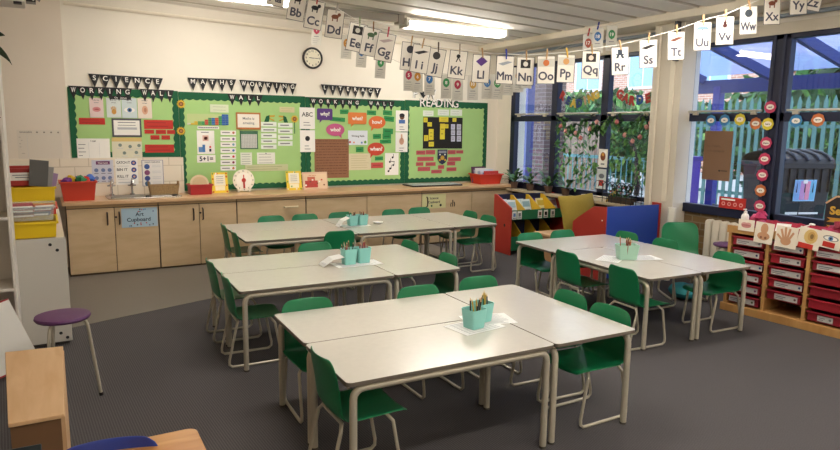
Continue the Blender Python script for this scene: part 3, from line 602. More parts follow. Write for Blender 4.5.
sheet('hygiene_poster', 'grey-edged poster with a column of four round icons on the tiles', 142, 160, 163.5, 186, M('8E8AA0', .6), seq(Rm(-.47, .47, -.48, .48, M('E6E2DC', .6), .0008), T('HAND WASHING', 0, .42, .05, BLACK), *[D(-.26, y, .13, M(c, .6), None, .0016) for y, c in ((.25, '3E5A98'), (.02, '8A4A70'), (-.2, '3E4E90'), (-.4, '4A6A8A'))], *[Rm(-.02, .38, y+d, y+d+.02, LGREY, .0014) for y in (.25, .02, -.2, -.4) for d in (.04, -.02)]), y=TY, layer=0)
sheet('wall_planner', 'large pale wall planner with a row of dots left of the science board', 17.5, 130, 62, 159, M('DDD3C4', .6), seq(T('timetable', -.3, .43, .07, M('8A8078', .6), .3), *[D(-.05+.16*k, .42, .022, M('8A8078', .6)) for k in range(4)], *[lines(6, -.42, -.32, .25, -.3, M('B8AEA0', .6), .02)], Rm(-.46, .46, .33, .335, LGREY), Rm(-.28, -.275, -.45, .33, LGREY)), y=YW-.037, layer=0)
def sunflower(px, py, label, stem=None):
    p = onY(px, py, PZ-.004); r = .052; t = thing('paper_sunflower', label, 'flower', mat=back_at(p.x, p.z, PZ-.004), group='paper sunflowers')
    q = MB(); pts = []
    for k in range(32): a = 2*PI*k/32; rr = r*(1.1 if k % 2 else .78); pts.append((rr*math.cos(a), rr*math.sin(a)))
    q.prism(pts, 0, .002, M('D8B02E', .6)); q.build('petals', t, smooth=0)
    q = MB(); q.disc(0, 0, r*.55, .002, .005, M('7A4A2A', .7)); q.disc(0, 0, r*.3, .005, .007, M('A8774A', .7)); q.build('flower_centre', t, smooth=0)
    if stem: q = MB(); q.rect(-.005, .005, -stem, -r*.7, -.001, .001, DGREEN); q.build('stem', t, smooth=0)
sunflower(181, 104, 'paper sunflower at the top of the border between science and maths boards')
sunflower(181, 131, 'paper sunflower lower down the border between science and maths boards')
sunflower(294.5, 119, 'paper sunflower with a stem on the right of the maths board', .2)
# maths
sheet('title_card', 'pale title card at the top of the maths board above the coloured blocks', 210, 104.5, 228.5, 112.5, M('D5DDBE', .6), lines(2, -.35, .4, .2, -.2), 'card')
def staircase(q, w, h):
    cols = ['C9C6B8', 'D8B93A', 'D8B93A', '5FA050', '3F9A60', 'C24A38', '4A8F5A', '3F74B0', 'C2533A', '3F9A60', '2F5FA8', '2F5FA8']
    for k, c in enumerate(cols):
        n = max(1, int(round((k+1)*.5))); cw = w/12
        for j in range(n): q.rect(-w/2+k*cw+.001, -w/2+(k+1)*cw-.001, -h/2+j*h/6+.001, -h/2+(j+1)*h/6-.001, 0, .003, M(c, .5))
sheet('number_blocks', 'coloured staircase of number blocks on the maths board', 187, 114, 228.5, 125, M('BBCB8E', .7), staircase, 'number chart', th=.0005)
sheet('number_strip', 'thin white number strip under the coloured blocks', 197.5, 126.3, 219, 129, PAPER, lambda q, w, h: [q.rect(-w/2+.01+k*w/12, -w/2+.03+k*w/12, -h*.2, h*.2, 0, .001, GREYTXT) for k in range(11)], 'strip')
sheet('maths_poster', 'white poster with blue cubes on the maths board', 197, 130.5, 214.5, 154, PAPER, seq(Rm(-.18, .16, .05, .3, M('E3B7A8', .6)), D(0, .17, .1, REDC), Rm(-.42, -.2, -.42, -.2, PBLUE), Rm(-.2, -.05, -.42, -.1, M('3F74B0', .6)), Rm(.18, .3, -.4, -.28, NAVY), D(.24, -.2, .06, REDC), lines(1, -.25, .3, .42, .42)), layer=1)
sheet('sum_card', 'white card reading 5+1= on the maths board', 197, 155, 215.5, 162.5, PAPER, T('5+1=', 0, 0, .62, NAVY, .9, .03), 'card', layer=2)
for k, (a, b) in enumerate(((130.5, 135), (136.7, 141.2), (142.3, 146.8), (148.2, 152.8), (154.2, 159), (160, 164.8), (166, 170.5))):
    c = ('C77A5A', '7A5A8A', '6FA0B0', '3F74B0', 'C23B3B', '8A3B50', 'C77A4A')[k]
    sheet('word_label', 'white maths label with %s mark, %s of the seven-label column' % (('an orange', 'a purple', 'a pale blue', 'a blue', 'a red', 'a maroon', 'an amber')[k], ('top', 'second', 'third', 'fourth', 'fifth', 'sixth', 'bottom')[k]), 220.5, a, 236, b, PAPER, seq(Rm(-.4, .1, -.1, .12, GREYTXT), D(.33, 0, .08, M(c, .6))), 'label', group='maths word labels')
sheet('framed_notice', 'wood-framed notice on the maths board', 236, 112.5, 260.5, 129.5, M('B8743E', .5), seq(Rm(-.44, .44, -.38, .4, M('EFE7DA', .6), .001), lambda q, w, h: q.text('Maths is', 0, .15*h, .15*h, .0018, GREYTXT, .01, .7*w), lambda q, w, h: q.text('amazing', 0, -.14*h, .15*h, .0018, GREYTXT, .01, .7*w)), 'notice', th=.008, layer=2)
sheet('number_grid', 'grey hundred square with a dark green header on the maths board', 240, 131, 258, 149, M('3E6A50', .6), seq(Rm(-.44, .44, -.45, .32, M('C9CBC4', .6), .0008), *[Rm(-.44, .44, -.45+.077*k, -.443+.077*k, GREYTXT, .0012) for k in range(10)], *[Rm(-.44+.088*k, -.43+.088*k, -.45, .32, GREYTXT, .0012) for k in range(10)]), layer=1)
sheet('notes_sheet', 'white notes sheet under the hundred square on the maths board', 240.5, 152.5, 252, 165, M('E0E3D4', .6), lines(5))
sheet('notes_sheet', 'white notes sheet with a pin, right of the other one', 257, 152.5, 275, 164, M('E8E8DC', .6), seq(lines(4), D(0, .42, .03, NAVY)))
for g, (x0, x1, rows, wds) in enumerate(((261, 276.5, ((122, 126.5), (127.7, 132), (133.3, 138), (139, 143.3), (144.6, 149)), 'under the left crocodile'), (278, 292.5, ((123, 127.5), (129, 133.5), (135, 139.7), (141.2, 145.8)), 'under the right crocodile'))):
    for k, (a, b) in enumerate(rows):
        sheet('word_label', 'white maths word label %s, %s down' % (wds, ('first', 'second', 'third', 'fourth', 'fifth')[k]), x0, a, x1, b, M('E6EDE0', .6), lines(1, -.35, .35, 0, 0, GREYTXT, .25), 'label', group='maths word labels '+wds)
def croc(fl):
    def f(q, w, h, col):
        q.T = Matrix.Scale(fl, 4, (1, 0, 0)); q.prism([(-.5*w, -.5*h), (-.3*w, .3*h), (0, .5*h), (.0, -.1*h), (-.1*w, -.5*h)], 0, .002, DGREEN); q.prism([(0, .45*h), (.5*w, .5*h), (.45*w, .25*h), (0, .2*h)], 0, .0025, M('C9A23A', .6)); q.prism([(0, .1*h), (.45*w, -.2*h), (.4*w, -.35*h), (0, -.1*h)], 0, .0025, M('C9A23A', .6)); q.T = Matrix()
    return f
sheet('crocodile_cutout', 'green and yellow paper crocodile with open jaws above the left label column', 264, 115, 275, 122, DGREEN, cat='cutout', shape=croc(1), layer=2)
sheet('crocodile_cutout', 'green and yellow paper crocodile with open jaws above the right label column', 278.5, 115.5, 288, 122.5, DGREEN, cat='cutout', shape=croc(-1), layer=2)
sheet('title_card', 'beige title card at the top right of the maths board', 279.5, 107, 294.5, 112.5, M('CFC79A', .6), lines(2, -.4, .4, .2, -.2, M('A09870', .6)), 'card')
sheet('paper_strip', 'long pale strip of paper near the bottom of the maths board', 245, 164.5, 288, 171, M('C9CBA0', .6), lines(2, -.45, .4, .15, -.2, M('A8AC84', .6), .1), 'strip', layer=0)
# literacy
sheet('abc_poster', 'white ABC poster on the border between maths and literacy, the upper one', 299.5, 107.5, 314.8, 129, PAPER, seq(T('ABC', 0, .18, .2, BLACK, .8), lines(2, -.25, .25, -.2, -.32)), layer=2)
sheet('full_stop_poster', 'white poster with a big black dot, below the ABC poster', 300, 130.2, 315, 152, PAPER, seq(D(0, .12, .16, BLACK), lines(2, -.2, .2, -.22, -.36)), layer=2)
def bubble(kind, tail=1):
    def f(q, w, h, col):
        if kind == 'box': q.prism(rrect(w, h*.8, .02, y=h*.1), 0, .002, col)
        else: q.disc(0, h*.08, w/2, 0, .002, col, 24, h*.42)
        q.prism([(tail*w*.1, -h*.2), (tail*w*.32, -h*.15), (tail*w*.34, -h*.5)], 0, .0019, col)
    return f
for nm, b, c, kind, tl_ in (('why?', (317, 108.5, 332.5, 123), '5B3A80', 'box', -1), ('who?', (326, 123.5, 344.5, 138.5), 'C25A86', 'oval', 1), ('what?', (348, 112.5, 366.5, 127), 'DD7E3E', 'box', -1), ('how?', (368.5, 116, 385.5, 131), 'DD6E38', 'oval', -1), ('when?', (367.5, 142.5, 384.5, 158), 'CF4B33', 'oval', -1)):
    cn = {'why?': 'purple', 'who?': 'pink', 'what?': 'orange boxy', 'how?': 'orange oval', 'when?': 'red'}[nm]
    sheet('speech_bubble', '%s paper speech bubble reading %s on the literacy board' % (cn, nm), *b, M(c, .6), lambda q, w, h, s=nm: q.text(s, 0, .1*h, .26*h, .0012, WHITE, .03, .75*w), 'speech bubble', shape=bubble(kind, tl_), layer=2, th=.002)
for k, b in enumerate(((340, 109.5, 348.5, 114), (330, 117.3, 345, 121.3), (367, 110.5, 376, 115), (383, 110.5, 392, 115.3), (384, 116.3, 394, 121.5), (383, 128.5, 393, 134), (373, 134, 381, 138.8), (382.5, 133.8, 391, 139), (380, 139.5, 391, 143.5), (356, 147, 363.5, 152), (375, 156.5, 383, 160.3))):
    wh = ('right of why?', 'below why?, the widest', 'between what? and how?, at the top', 'above and right of how?', 'topmost right of how?, lower one', 'below how?, upper right', 'below how?, on the left', 'below how?, middle right', 'below how?, lowest', 'below the Writing sheet', 'below when?')[k]
    sheet('word_strip', 'green word strip on the literacy board, '+wh, *b, M('2F8F4E', .6), lines(1, -.35, .35, 0, 0, M('23703C', .6), .25), 'strip', group='green word strips', rot=random.uniform(-.08, .08), layer=k % 2)
sheet('word_strip', 'single red word strip on the literacy board, left of the music sheet', 371, 162.5, 383, 168, M('C2504A', .6), lines(1, -.35, .35, 0, 0, M('9A3A36', .6), .2), 'strip', layer=1)
sheet('writing_sheet', 'white Writing Skills sheet in the middle of the literacy board', 348, 130.5, 367.5, 145, M('DCE2EA', .6), seq(T('Writing Skills', 0, .1, .13, BLACK, .8), D(-.4, -.3, .05, REDC), D(.38, -.3, .07, M('6FA44A', .6)), D(-.2, -.32, .04, ORANGE), D(.2, -.34, .05, PBLUE)), layer=1)
def scrawl(q, w, h):
    ink = M('5E3A2A', .7)
    for k in range(13):
        x = -.45*w
        while x < .42*w:
            L = random.uniform(.03, .12)*w; q.rect(x, min(x+L, .46*w), h*(.45-.07*k)-.003, h*(.45-.07*k)+.004, 0, .001, ink); x += L+.02*w
sheet('kraft_paper', 'large brown sheet of kraft paper covered in handwriting', 314.5, 139, 348.8, 178, M('92664A', .8, noise=.06, nscale=12), scrawl, 'paper', layer=1)
sheet('beige_paper', 'beige sheet of faint writing right of the kraft paper', 348.8, 153.5, 371, 170, M('D8CFAE', .7), lines(6, -.4, .4, .35, -.35, M('C2B78F', .7), .03), 'paper', layer=0)
def notes(q, w, h):
    for x, y in ((-.1, -.2), (.1, -.05), (-.15, .1), (.05, .3), (-.25, -.32)): q.disc(x*w, y*h, .07*w, 0, .0012, BLACK, 10); q.rect(x*w+.05*w, x*w+.08*w, y*h, y*h+.16*h, 0, .0012, BLACK)
    q.rect(-.05*w, .2*w, .1*h, .13*h, 0, .0012, BLACK)
sheet('music_sheet', 'white sheet of black music notes on the literacy board', 385, 153, 398.5, 175, PAPER, notes, layer=2)
sheet('person_poster', 'white poster of a dark-haired person in blue, on the border beside the reading board', 395.8, 110.5, 408, 131.5, PAPER, seq(D(0, .2, .2, M('6A4632', .6)), D(0, .27, .22, BLACK, .14, .0014), Rm(-.25, .25, -.12, .06, M('4A6FB0', .6)), lines(2, -.2, .25, -.28, -.4)), layer=2)
sheet('hand_poster', 'white poster of a pointing hand, below the person poster', 395.5, 132.3, 407.5, 152, PAPER, seq(D(.0, .05, .2, SKIN, .26), Rm(-.06, .06, .1, .4, SKIN), lines(2, -.2, .25, -.3, -.42)), layer=2)
# reading
for k, b in enumerate(((423, 110.5, 433.5, 116), (437.8, 109.5, 449, 115.5), (450.3, 109.5, 462, 115.8))):
    sheet('title_card', 'white title card over the black panel of the reading board, %s of three' % ('first', 'middle', 'last')[k], *b, M('DDE3D6', .6), lines(2, -.35, .35, .2, -.2), 'card', group='reading title cards', layer=2)
sheet('black_panel', 'black paper panel for sticky notes on the reading board', 423, 117.3, 462.3, 148.5, M('1E1C1B', .7), None, 'panel', layer=0)
Yl = M('DCCB3A', .6); LIL = M('C4C3D6', .6)
for k, b in enumerate(((423.5, 117.5, 427.6, 122.3), (427.5, 122.2, 431.8, 126.5), (428.7, 129, 433.5, 140), (424, 135.2, 428.2, 141), (428.7, 141.8, 433.8, 146.5), (439.2, 117, 448.3, 122), (440, 123.7, 444.8, 139.3), (444.8, 124.2, 448.4, 128.3), (452.5, 118, 456.3, 121.8), (451, 124.2, 455, 129.7), (451, 130.3, 455, 135.3), (451, 136, 455, 141.5), (456.8, 124.2, 461, 129.7), (456.8, 130.3, 461, 135.3), (456.8, 136, 461, 141.5))):
    yl = k < 9
    wh = ('at its top left corner', 'below the corner note', 'tall, in its left half', 'low on its left edge', 'lowest on its left', 'wide, at its top middle', 'tall, in its middle', 'beside the tall middle note', 'at its top right', 'top of the inner lilac column', 'middle of the inner lilac column', 'bottom of the inner lilac column', 'top of the outer lilac column', 'middle of the outer lilac column', 'bottom of the outer lilac column')[k]
    sheet('sticky_note', '%s sticky note on the black panel, %s' % ('yellow' if yl else 'lilac', wh), *b, Yl if yl else LIL, lines(2, -.3, .3, .15, -.15, M('A89A2A', .6) if yl else GREYTXT, .08), 'sticky note', group='sticky notes', layer=2)
for k, b in enumerate(((46, 268, 83, 285), (85, 266, 123, 284), (175, 266, 207, 283), (209, 267, 238, 280), (50, 294, 117, 311), (45, 316, 75, 331), (84, 316, 125, 331), (176, 295, 228, 311), (172, 313, 205, 329), (52, 335, 103, 352), (135, 328, 160, 343), (170, 337, 210, 352), (107, 347, 150, 361))):
    b = [b[0]/4.09+405, b[1]/4.09+85, b[2]/4.09+405, b[3]/4.09+85]
    wh = ('top row, far left', 'top row, just left of the shield', 'top row, just right of the shield', 'top row, far right', 'second row, left of the shield', 'third row, far left', 'third row, left of the shield', 'second row, right of the shield', 'third row, right of the shield', 'fourth row, far left', 'right below the shield', 'fourth row, right end', 'lowest of all')[k]
    sheet('paper_brick', 'dusty red paper brick on the reading board, '+wh, *b, PINKRED, lines(1, -.35, .3, 0, 0, M('97474A', .7), .16), 'paper brick', group='paper bricks', layer=1)
def shield(q, w, h, col):
    q.prism([(-.5*w, .5*h), (-.5*w, -.15*h), (-.3*w, -.38*h), (0, -.5*h), (.3*w, -.38*h), (.5*w, -.15*h), (.5*w, .5*h)], 0, .002, col)
sheet('shield_emblem', 'dark paper shield with yellow shapes among the paper bricks', 437.5, 149.5, 447.2, 164.5, M('2A2E48', .6), seq(Rm(-.4, .4, .26, .42, M('8A8E9E', .6)), D(0, -.05, .2, M('C9A03A', .6)), D(-.28, -.2, .1, M('C9A03A', .6)), D(.28, -.2, .1, M('C9A03A', .6)), D(-.25, .16, .07, WHITE), D(.25, .16, .07, WHITE)), 'emblem', shape=shield, layer=2, th=.002)
# READING lettering over the board edge
LY = PZ-.006
def lettering(word, px0, py0, px1, py1, label, mats, slope=0.):
    a = onY(px0, (py0+py1)/2, LY); b = onY(px1, (py0+py1)/2, LY); c = onY((px0+px1)/2, py1, LY); d = onY((px0+px1)/2, py0, LY); h = d.z-c.z; w = b.x-a.x
    t = thing('wall_lettering', label, 'lettering', mat=back_at((a.x+b.x)/2, (c.z+d.z)/2, LY), group='white cut-out lettering'); n = len(word)
    for k, ch in enumerate(word):
        x = -w/2+w*(k+.5)/n; y = -slope*w*((k+.5)/n-.5); q = MB()
        if ch == '*': q.prism([(x, y-h*.4), (x+h*.4, y+h*.1), (x+h*.2, y+h*.35), (x, y+h*.15), (x-h*.2, y+h*.35), (x-h*.4, y+h*.1)], 0, .004, BLACK)
        else: q.text(ch, x, y, h*.8, .0, BLACK, .06); q.text(ch, x, y, h*.8, .003, WHITE, .008)
        q.build('letter', t, smooth=0)
lettering('P*W', 412, 88, 434.5, 99.5, 'white black-edged letters and a black heart above the reading board', None)
lettering('READING', 420, 98, 458, 108, 'white black-edged letters reading READING across the top of the reading board', None)
# black pennant bunting
def bunting(word, px0, py0, px1, py1, hpx, label):
    yy = PZ-.009; a = onY(px0, py0, yy); b = onY(px1, py1, yy); n = len(word); h = hpx/F*8.9*1.02
    t = thing('pennant_bunting', label, 'bunting', mat=back_at(a.x, a.z, yy), group='black pennant bunting'); L = b-a
    for k, ch in enumerate(word):
        u0_, u1_ = k/n, (k+1)/n; x0, x1 = L.x*u0_, L.x*u1_; z0, z1 = L.z*u0_, L.z*u1_
        if ch == ' ': continue
        q = MB(); e = .0004*(k % 2); q.prism([(x0-.004, z0), ((x0+x1)/2, (z0+z1)/2-h), (x1+.004, z1)], e, .0015+e, BLACK); o = q.build('pennant', t, smooth=0)
        q = MB(); q.text(ch, (x0+x1)/2, (z0+z1)/2-h*.27, h*.36, .0022, WHITE, .015, (x1-x0)*.5); q.build('letter', o, smooth=0)
    q = MB(); q.tube([(0, 0, .002), (L.x, L.z, .002)], .003, BLACK, 5); q.build('ribbon', t, smooth=0)
bunting('SCIENCE', 88.5, 73.8, 162.5, 78.5, 11, 'black pennant bunting reading SCIENCE')
bunting('WORKING WALL', 68.3, 85.8, 173.5, 90.5, 11, 'black pennant bunting reading WORKING WALL across the science board')
bunting('MATHS', 187.8, 77.8, 235.8, 79.6, 11, 'black pennant bunting reading MATHS')
bunting('WORKING', 239.4, 79.9, 296.3, 83.8, 11, 'black pennant bunting reading WORKING, right of the MATHS one')
bunting('WALL', 227.5, 93.8, 262.5, 95.2, 10.5, 'black pennant bunting reading WALL at the top of the maths board')
bunting('LITERACY', 321, 84.3, 381, 88.4, 10.5, 'black pennant bunting reading LITERACY')
bunting('WORKING WALL', 309.5, 98, 394.5, 101.5, 10, 'black pennant bunting reading WORKING WALL across the literacy board')
# wall clock
p = onY(312.2, 58.2, YW)
t = thing('wall_clock', 'round black-rimmed wall clock above the boards', 'clock', mat=back_at(p.x, p.z, YW-.001))
q = MB(); q.lathe([(.115, 0), (.145, 0), (.147, .02), (.14, .035), (.125, .035), (.118, .02)], M('1E1A18', .35), 36, cap=False); q.build('clock_rim', t)
q = MB(); q.disc(0, 0, .122, .001, .018, M('EFE8CF', .4), 36)
for k in range(12): a = 2*PI*k/12; q.text(str(k or 12), .095*math.sin(a), .095*math.cos(a), .026, .0185, BLACK)
q.build('clock_face', t, smooth=0)
q = MB(); q.rect(-.004, .004, -.01, .05, .02, .022, BLACK); q.build('hour_hand', t, mat=Matrix.Rotation(1.5, 4, 'Z'), smooth=0)
q = MB(); q.rect(-.003, .003, -.01, .085, .022, .024, BLACK); q.build('minute_hand', t, mat=Matrix.Rotation(-1.6, 4, 'Z'), smooth=0)
# ------------------------------------------------------------------ tables and chairs
GR = {1: (1.0997, 2.5142, -.0314), 2: (1.0966, 4.3307, -.032), 3: (1.6544, 6.2351, -.0374), 4: (3.978, 3.2958, -.0579)}
GN = {1: 'front', 2: 'middle', 3: 'back', 4: 'window-side'}
TH = .587
def gm(g): x, y, a = GR[g]; return LR(x, y, 0, a)
def make_table():
    t = thing('classroom_table', 'x', 'table')
    q = MB(); q.prism(rrect(1.194, .594, .028), TH-.022, TH, TABLETOP, TABLEEDGE); q.build('tabletop', t, bevel=.003)
    Lx, Ly, rz, rb = .557, .272, TH-.042, .05
    for sx in (-1, 1):
        for sy in (-1, 1):
            q = MB(); pts = [(sx*Lx, sy*Ly, .0), (sx*Lx, sy*Ly, rz-rb)]+[(sx*(Lx-rb+rb*math.cos(a)), sy*Ly, rz-rb+rb*math.sin(a)) for a in (PI/8, PI/4, 3*PI/8, PI/2)]+[(sx*(Lx-.13), sy*Ly, rz)]
            q.tube(pts, .0185, STEEL, 12); q.lathe([(.02, 0), (.02, .012)], M('4A453E', .6), 12, sx*Lx, sy*Ly); q.build('leg', t)
    for sy in (-1, 1): q = MB(); q.tube([(-Lx+.13, sy*Ly, rz), (Lx-.13, sy*Ly, rz)], .0185, STEEL, 12); q.build('long_rail', t)
    for sx in (-1, 1): q = MB(); q.box(sx*(Lx-.09)-.01, sx*(Lx-.09)+.01, -Ly, Ly, rz-.012, rz+.018, STEEL); q.build('cross_rail', t, smooth=0)
    return t
tab0 = make_table(); used = [0]
def place_table(g, x, y, rz, label):
    m = gm(g) @ LR(x, y, 0, rz); gp = '%s table group' % GN[g]
    if not used[0]: used[0] = 1; tab0.matrix_world = m; tab0['label'] = label; tab0['group'] = gp
    else: dup(tab0, m, label, gp)
H2 = PI/2
place_table(1, .6, .3, 0, 'pale-topped table nearest the camera, front half of the nearest group')
place_table(1, .6, .9, 0, 'pale-topped table behind the nearest one, with the front pencil pots along its edge')
place_table(1, 1.5, .6, H2, 'pale-topped table set crosswise at the window end of the nearest group')
place_table(2, .6, .3, 0, 'pale-topped table in the middle group, camera-side half, left of its seam')
place_table(2, .6, .9, 0, 'pale-topped table in the middle group, far-side half, left of its seam')
place_table(2, 1.5, .6, H2, 'pale-topped table set crosswise at the window end of the middle group')
place_table(3, .6, .3, 0, 'pale-topped table in the back group, sink end, camera-side half')
place_table(3, .6, .9, 0, 'pale-topped table in the back group, sink end, cupboard-side half')
place_table(3, 1.8, .3, 0, 'pale-topped table in the back group, second from the book-rack end, camera side')
place_table(3, 1.8, .9, 0, 'pale-topped table in the back group, second from the book-rack end, cupboard side')
place_table(3, 2.7, .6, H2, 'pale-topped table set crosswise at the book-rack end of the back group')
place_table(4, .6, 1.5, 0, 'pale-topped table nearest the book nook in the window-side group')
place_table(4, .3, .6, H2, 'pale-topped table in the window-side group, half nearer the room centre')
place_table(4, .9, .6, H2, 'pale-topped table in the window-side group, half nearer the red drawers')

def make_chair(mat):
    t = thing('school_chair', 'x', 'chair')
    st = [(.205, .322, .145, 0), (.19, .343, .168, 0), (.08, .345, .178, 0), (-.06, .34, .18, 0), (-.135, .345, .178, .3), (-.168, .372, .172, .7), (-.18, .43, .168, 1), (-.19, .51, .172, 1), (-.206, .59, .17, 1), (-.214, .632, .155, 1), (-.219, .654, .115, 1)]
    us = (-1, -.86, -.5, 0, .5, .86, 1); vs = []; fs = []
    for x, z, hw, b in st:
        for u in us: vs.append((x+.028*u*u*b, u*hw, z+(1-b)*.014*u*u))
    n = len(us)
    for i in range(len(st)-1):
        for k in range(n-1): fs.append((i*n+k, i*n+k+1, (i+1)*n+k+1, (i+1)*n+k))
    q = MB(); q.add(vs, fs, mat); q.build('seat_shell', t, smooth=80, solid=.007, subsurf=1)
    for sy in (-1, 1):
        y = sy*.148; q = MB()
        q.tube([(.10, sy*.12, .332), (.125, y, .30), (.168, y, .06), (.166, y, .028), (.145, y, .011), (.10, y, .010), (-.13, y, .010), (-.185, y, .011), (-.205, y, .028), (-.205, y, .06), (-.15, y, .30), (-.135, sy*.12, .332)], .0095, STEEL, 8)
        q.build('leg_frame', t)
    for x in (.10, -.135): q = MB(); q.tube([(x, -.125, .332), (x, .125, .332)], .0095, STEEL, 8); q.build('crossbar', t)
    return t
ch0 = make_chair(CHAIRG); cused = [0]
def place_chair(m, label, group=None):
    if not cused[0]: cused[0] = 1; ch0.matrix_world = m; ch0['label'] = label; r = ch0
    else: r = dup(ch0, m, label)
    if group: r['group'] = group
    elif 'group' in r: del r['group']
    return r
for g, x, y, rz, lab in (
    (1, .165, .27, 0, 'green chair nearest the camera, tucked in at the left end of the front tables'),
    (1, .22, 1.03, -H2, 'green chair at the far side of the front tables, by their left corner'),
    (1, 1.01, 1.02, -H2, 'green chair at the middle of the far side of the front tables'),
    (1, 1.53, 1.08, -H2, 'green chair at the far side of the front tables, by the window end'),
    (1, 1.66, .63, PI, 'green chair at the window end of the front tables, the farther of two'),
    (1, 1.65, .25, PI, 'green chair at the window end of the front tables, the nearer of two'),
    (2, .155, .86, 0, 'green chair at the left end of the middle tables, the farther of two'),
    (2, .155, .27, 0, 'green chair at the left end of the middle tables, the nearer of two'),
    (2, .98, 1.06, -H2, 'green chair at the far side of the middle tables, left of the pencil pots'),
    (2, 1.63, .95, PI, 'green chair at the window end of the middle tables, the farther of two'),
    (2, 1.64, .27, PI, 'green chair at the window end of the middle tables, the nearer of two'),
    (3, .14, .80, 0, 'green chair at the sink end of the back tables, the farther of two'),
    (3, .14, .27, 0, 'green chair at the sink end of the back tables, the nearer of two'),
    (3, .59, 1.04, -H2, 'green chair between the back tables and the cupboards, first from the sink end'),
    (3, 1.0, 1.05, -H2, 'green chair between the back tables and the cupboards, second from the sink end'),
    (3, 1.47, 1.05, -H2, 'green chair between the back tables and the cupboards, third from the sink end'),
    (3, 2.2, 1.06, -H2, 'green chair between the back tables and the cupboards, fourth from the sink end'),
    (3, 2.62, 1.12, -H2, 'green chair between the back tables and the cupboards, last before the red rack'),
    (3, 2.87, .70, PI, 'green chair at the book-rack end of the back tables, the farther of two'),
    (3, 2.85, .25, PI, 'green chair at the book-rack end of the back tables, the nearer of two'),
    (3, .95, .09, H2, 'dark green chair on the camera side of the back tables, its back to the camera'),
    (4, .12, .90, 0, 'green chair showing its back on the left side of the window tables, the farther one'),
    (4, .11, .21, 0, 'green chair showing its back on the left side of the window tables, the nearer one'),
    (4, .22, 1.65, -H2, 'green chair at the far side of the window tables, nearest the red book rack'),
    (4, .66, 1.67, -H2, 'green chair at the far side of the window tables, in front of the wooden bench'),
    (4, 1.05, 1.5, PI, 'green chair at the window tables in front of the blue panel'),
    (4, 1.08, 1.0, PI, 'green chair at the window tables beside the pillar, in front of the large chair'),
    (4, 1.05, .26, PI, 'green chair at the window tables nearest the red drawer unit')):
    place_chair(gm(g) @ LR(x, y, 0, rz+random.uniform(-.04, .04)), lab)
place_chair(LR(5.69, 4.28, 0, -H2-.55) @ Matrix.Scale(1.16, 4), 'larger green chair standing by itself between the pillar and the radiator')

# ------------------------------------------------------------------ pencil pots, pencils and papers
def pot(x, y, w, d, h, rz, mat, label):
    t = thing('pencil_pot', label, 'pot', (x, y, TH+.0025), rz, 'teal pencil pots'); q = MB(); a = rrect(w*.8, d*.8, .012, 3); b = rrect(w, d, .015, 3); c = rrect(w-.008, d-.008, .013, 3); e = rrect(w*.8-.008, d*.8-.008, .01, 3); n = len(a)
    v = [(*p, 0) for p in a]+[(*p, h) for p in b]+[(*p, h) for p in c]+[(*p, .006) for p in e]; f = [tuple(range(n-1, -1, -1)), tuple(range(3*n, 4*n))]
    for L in range(3):
        for k in range(n): f.append((L*n+k, L*n+(k+1) % n, (L+1)*n+(k+1) % n, (L+1)*n+k))
    q.add(v, f, mat); q.build('pot_body', t)
PC = ('2A2320', 'C9A236', '8C2F2A', '7A4A2E', '3A3A42', 'B5533A', 'D9CFC0', '9C3B55', '4E6A46', 'C77A5A')
def pencils(x, y, n, w, where, cols=PC, L=.15):
    for k in range(n):
        c = cols[k % len(cols)]; px, py = x+random.uniform(-.3, .3)*w, y+random.uniform(-.3, .3)*w
        q = MB(); l = L*random.uniform(.85, 1.1); q.tube([(0, 0, 0), (0, 0, l-.018)], .0042, M(c, .4), 6); q.tube([(0, 0, l-.018), (0, 0, l)], [.0042, .0008], M('D8B98C', .6), 6)
        o = q.build('pencil', mat=Matrix.Translation((px, py, TH+.012)) @ Matrix.Rotation(random.uniform(0, 6.28), 4, 'Z') @ Matrix.Rotation(random.uniform(.02, .28), 4, 'X'))
        tag(o, 'pencil standing in the '+where, 'pencil', 'pencils in the '+where)
TEALL = M('A9D3BE', .45)
def onT(px, py): return onZ(px, py, TH)
for (xa, ya), nm, cols in (((2.075, 2.93), 'front pencil pot of the nearest tables', ('2A2320', 'D9B23A', '2A2320', 'C9A236', '3A3A42')), ((2.19, 3.015), 'rear pencil pot of the nearest tables', ('3E6B46', 'D9B23A', '2A2320', 'C26A3A', '9C3B55'))):
    pot(xa, ya, .115, .11, .112, .15, TEAL, 'teal square '+nm); pencils(xa, ya, 7, .1, nm, cols, .16)
for (xa, ya), nm in (((2.135, 4.83), 'left pencil pot of the middle tables'), ((2.265, 4.835), 'right pencil pot of the middle tables')):
    pot(xa, ya, .12, .11, .13, .0, TEAL, 'teal square '+nm); pencils(xa, ya, 9, .1, nm, PC if 'left' in nm else ('C98A8A', '8C2F2A', 'C26A6A', '7A2A3A', 'D9A0A0', '9C3B55'), .17)
for (xa, ya), nm in (((3.025, 6.74), 'left pencil pot of the back tables'), ((3.15, 6.74), 'right pencil pot of the back tables')):
    pot(xa, ya, .12, .11, .12, -.03, TEAL, 'teal square '+nm); pencils(xa, ya, 6, .1, nm, ('2A2320', '8C2F2A', '7A2A3A', '5E3A2A'), .155)
pot(4.42, 3.93, .19, .13, .13, -.5, TEALL, 'pale green oblong pencil pot on the window tables'); pencils(4.42, 3.93, 9, .12, 'pale green pot on the window tables', ('8C3F2A', 'A8552E', '5E2A22', 'C26A3A'), .185)
def flat(name, label, x, y, w, d, rz, mat, cat='paper', z=TH+.001, deco=None):
    q = MB(); q.rect(-w/2, w/2, -d/2, d/2, 0, .0012, mat)
    if deco: q.T = Matrix.Translation((0, 0, .0013)); deco(q, w, d)
    o = q.build(name, mat=LR(x, y, z, rz), smooth=0); return tag(o, label, cat)
WP = M('E9E9E6', .5); txt = lines(9, -.4, .4, .4, -.4, M('B4B4B8', .6), .015)
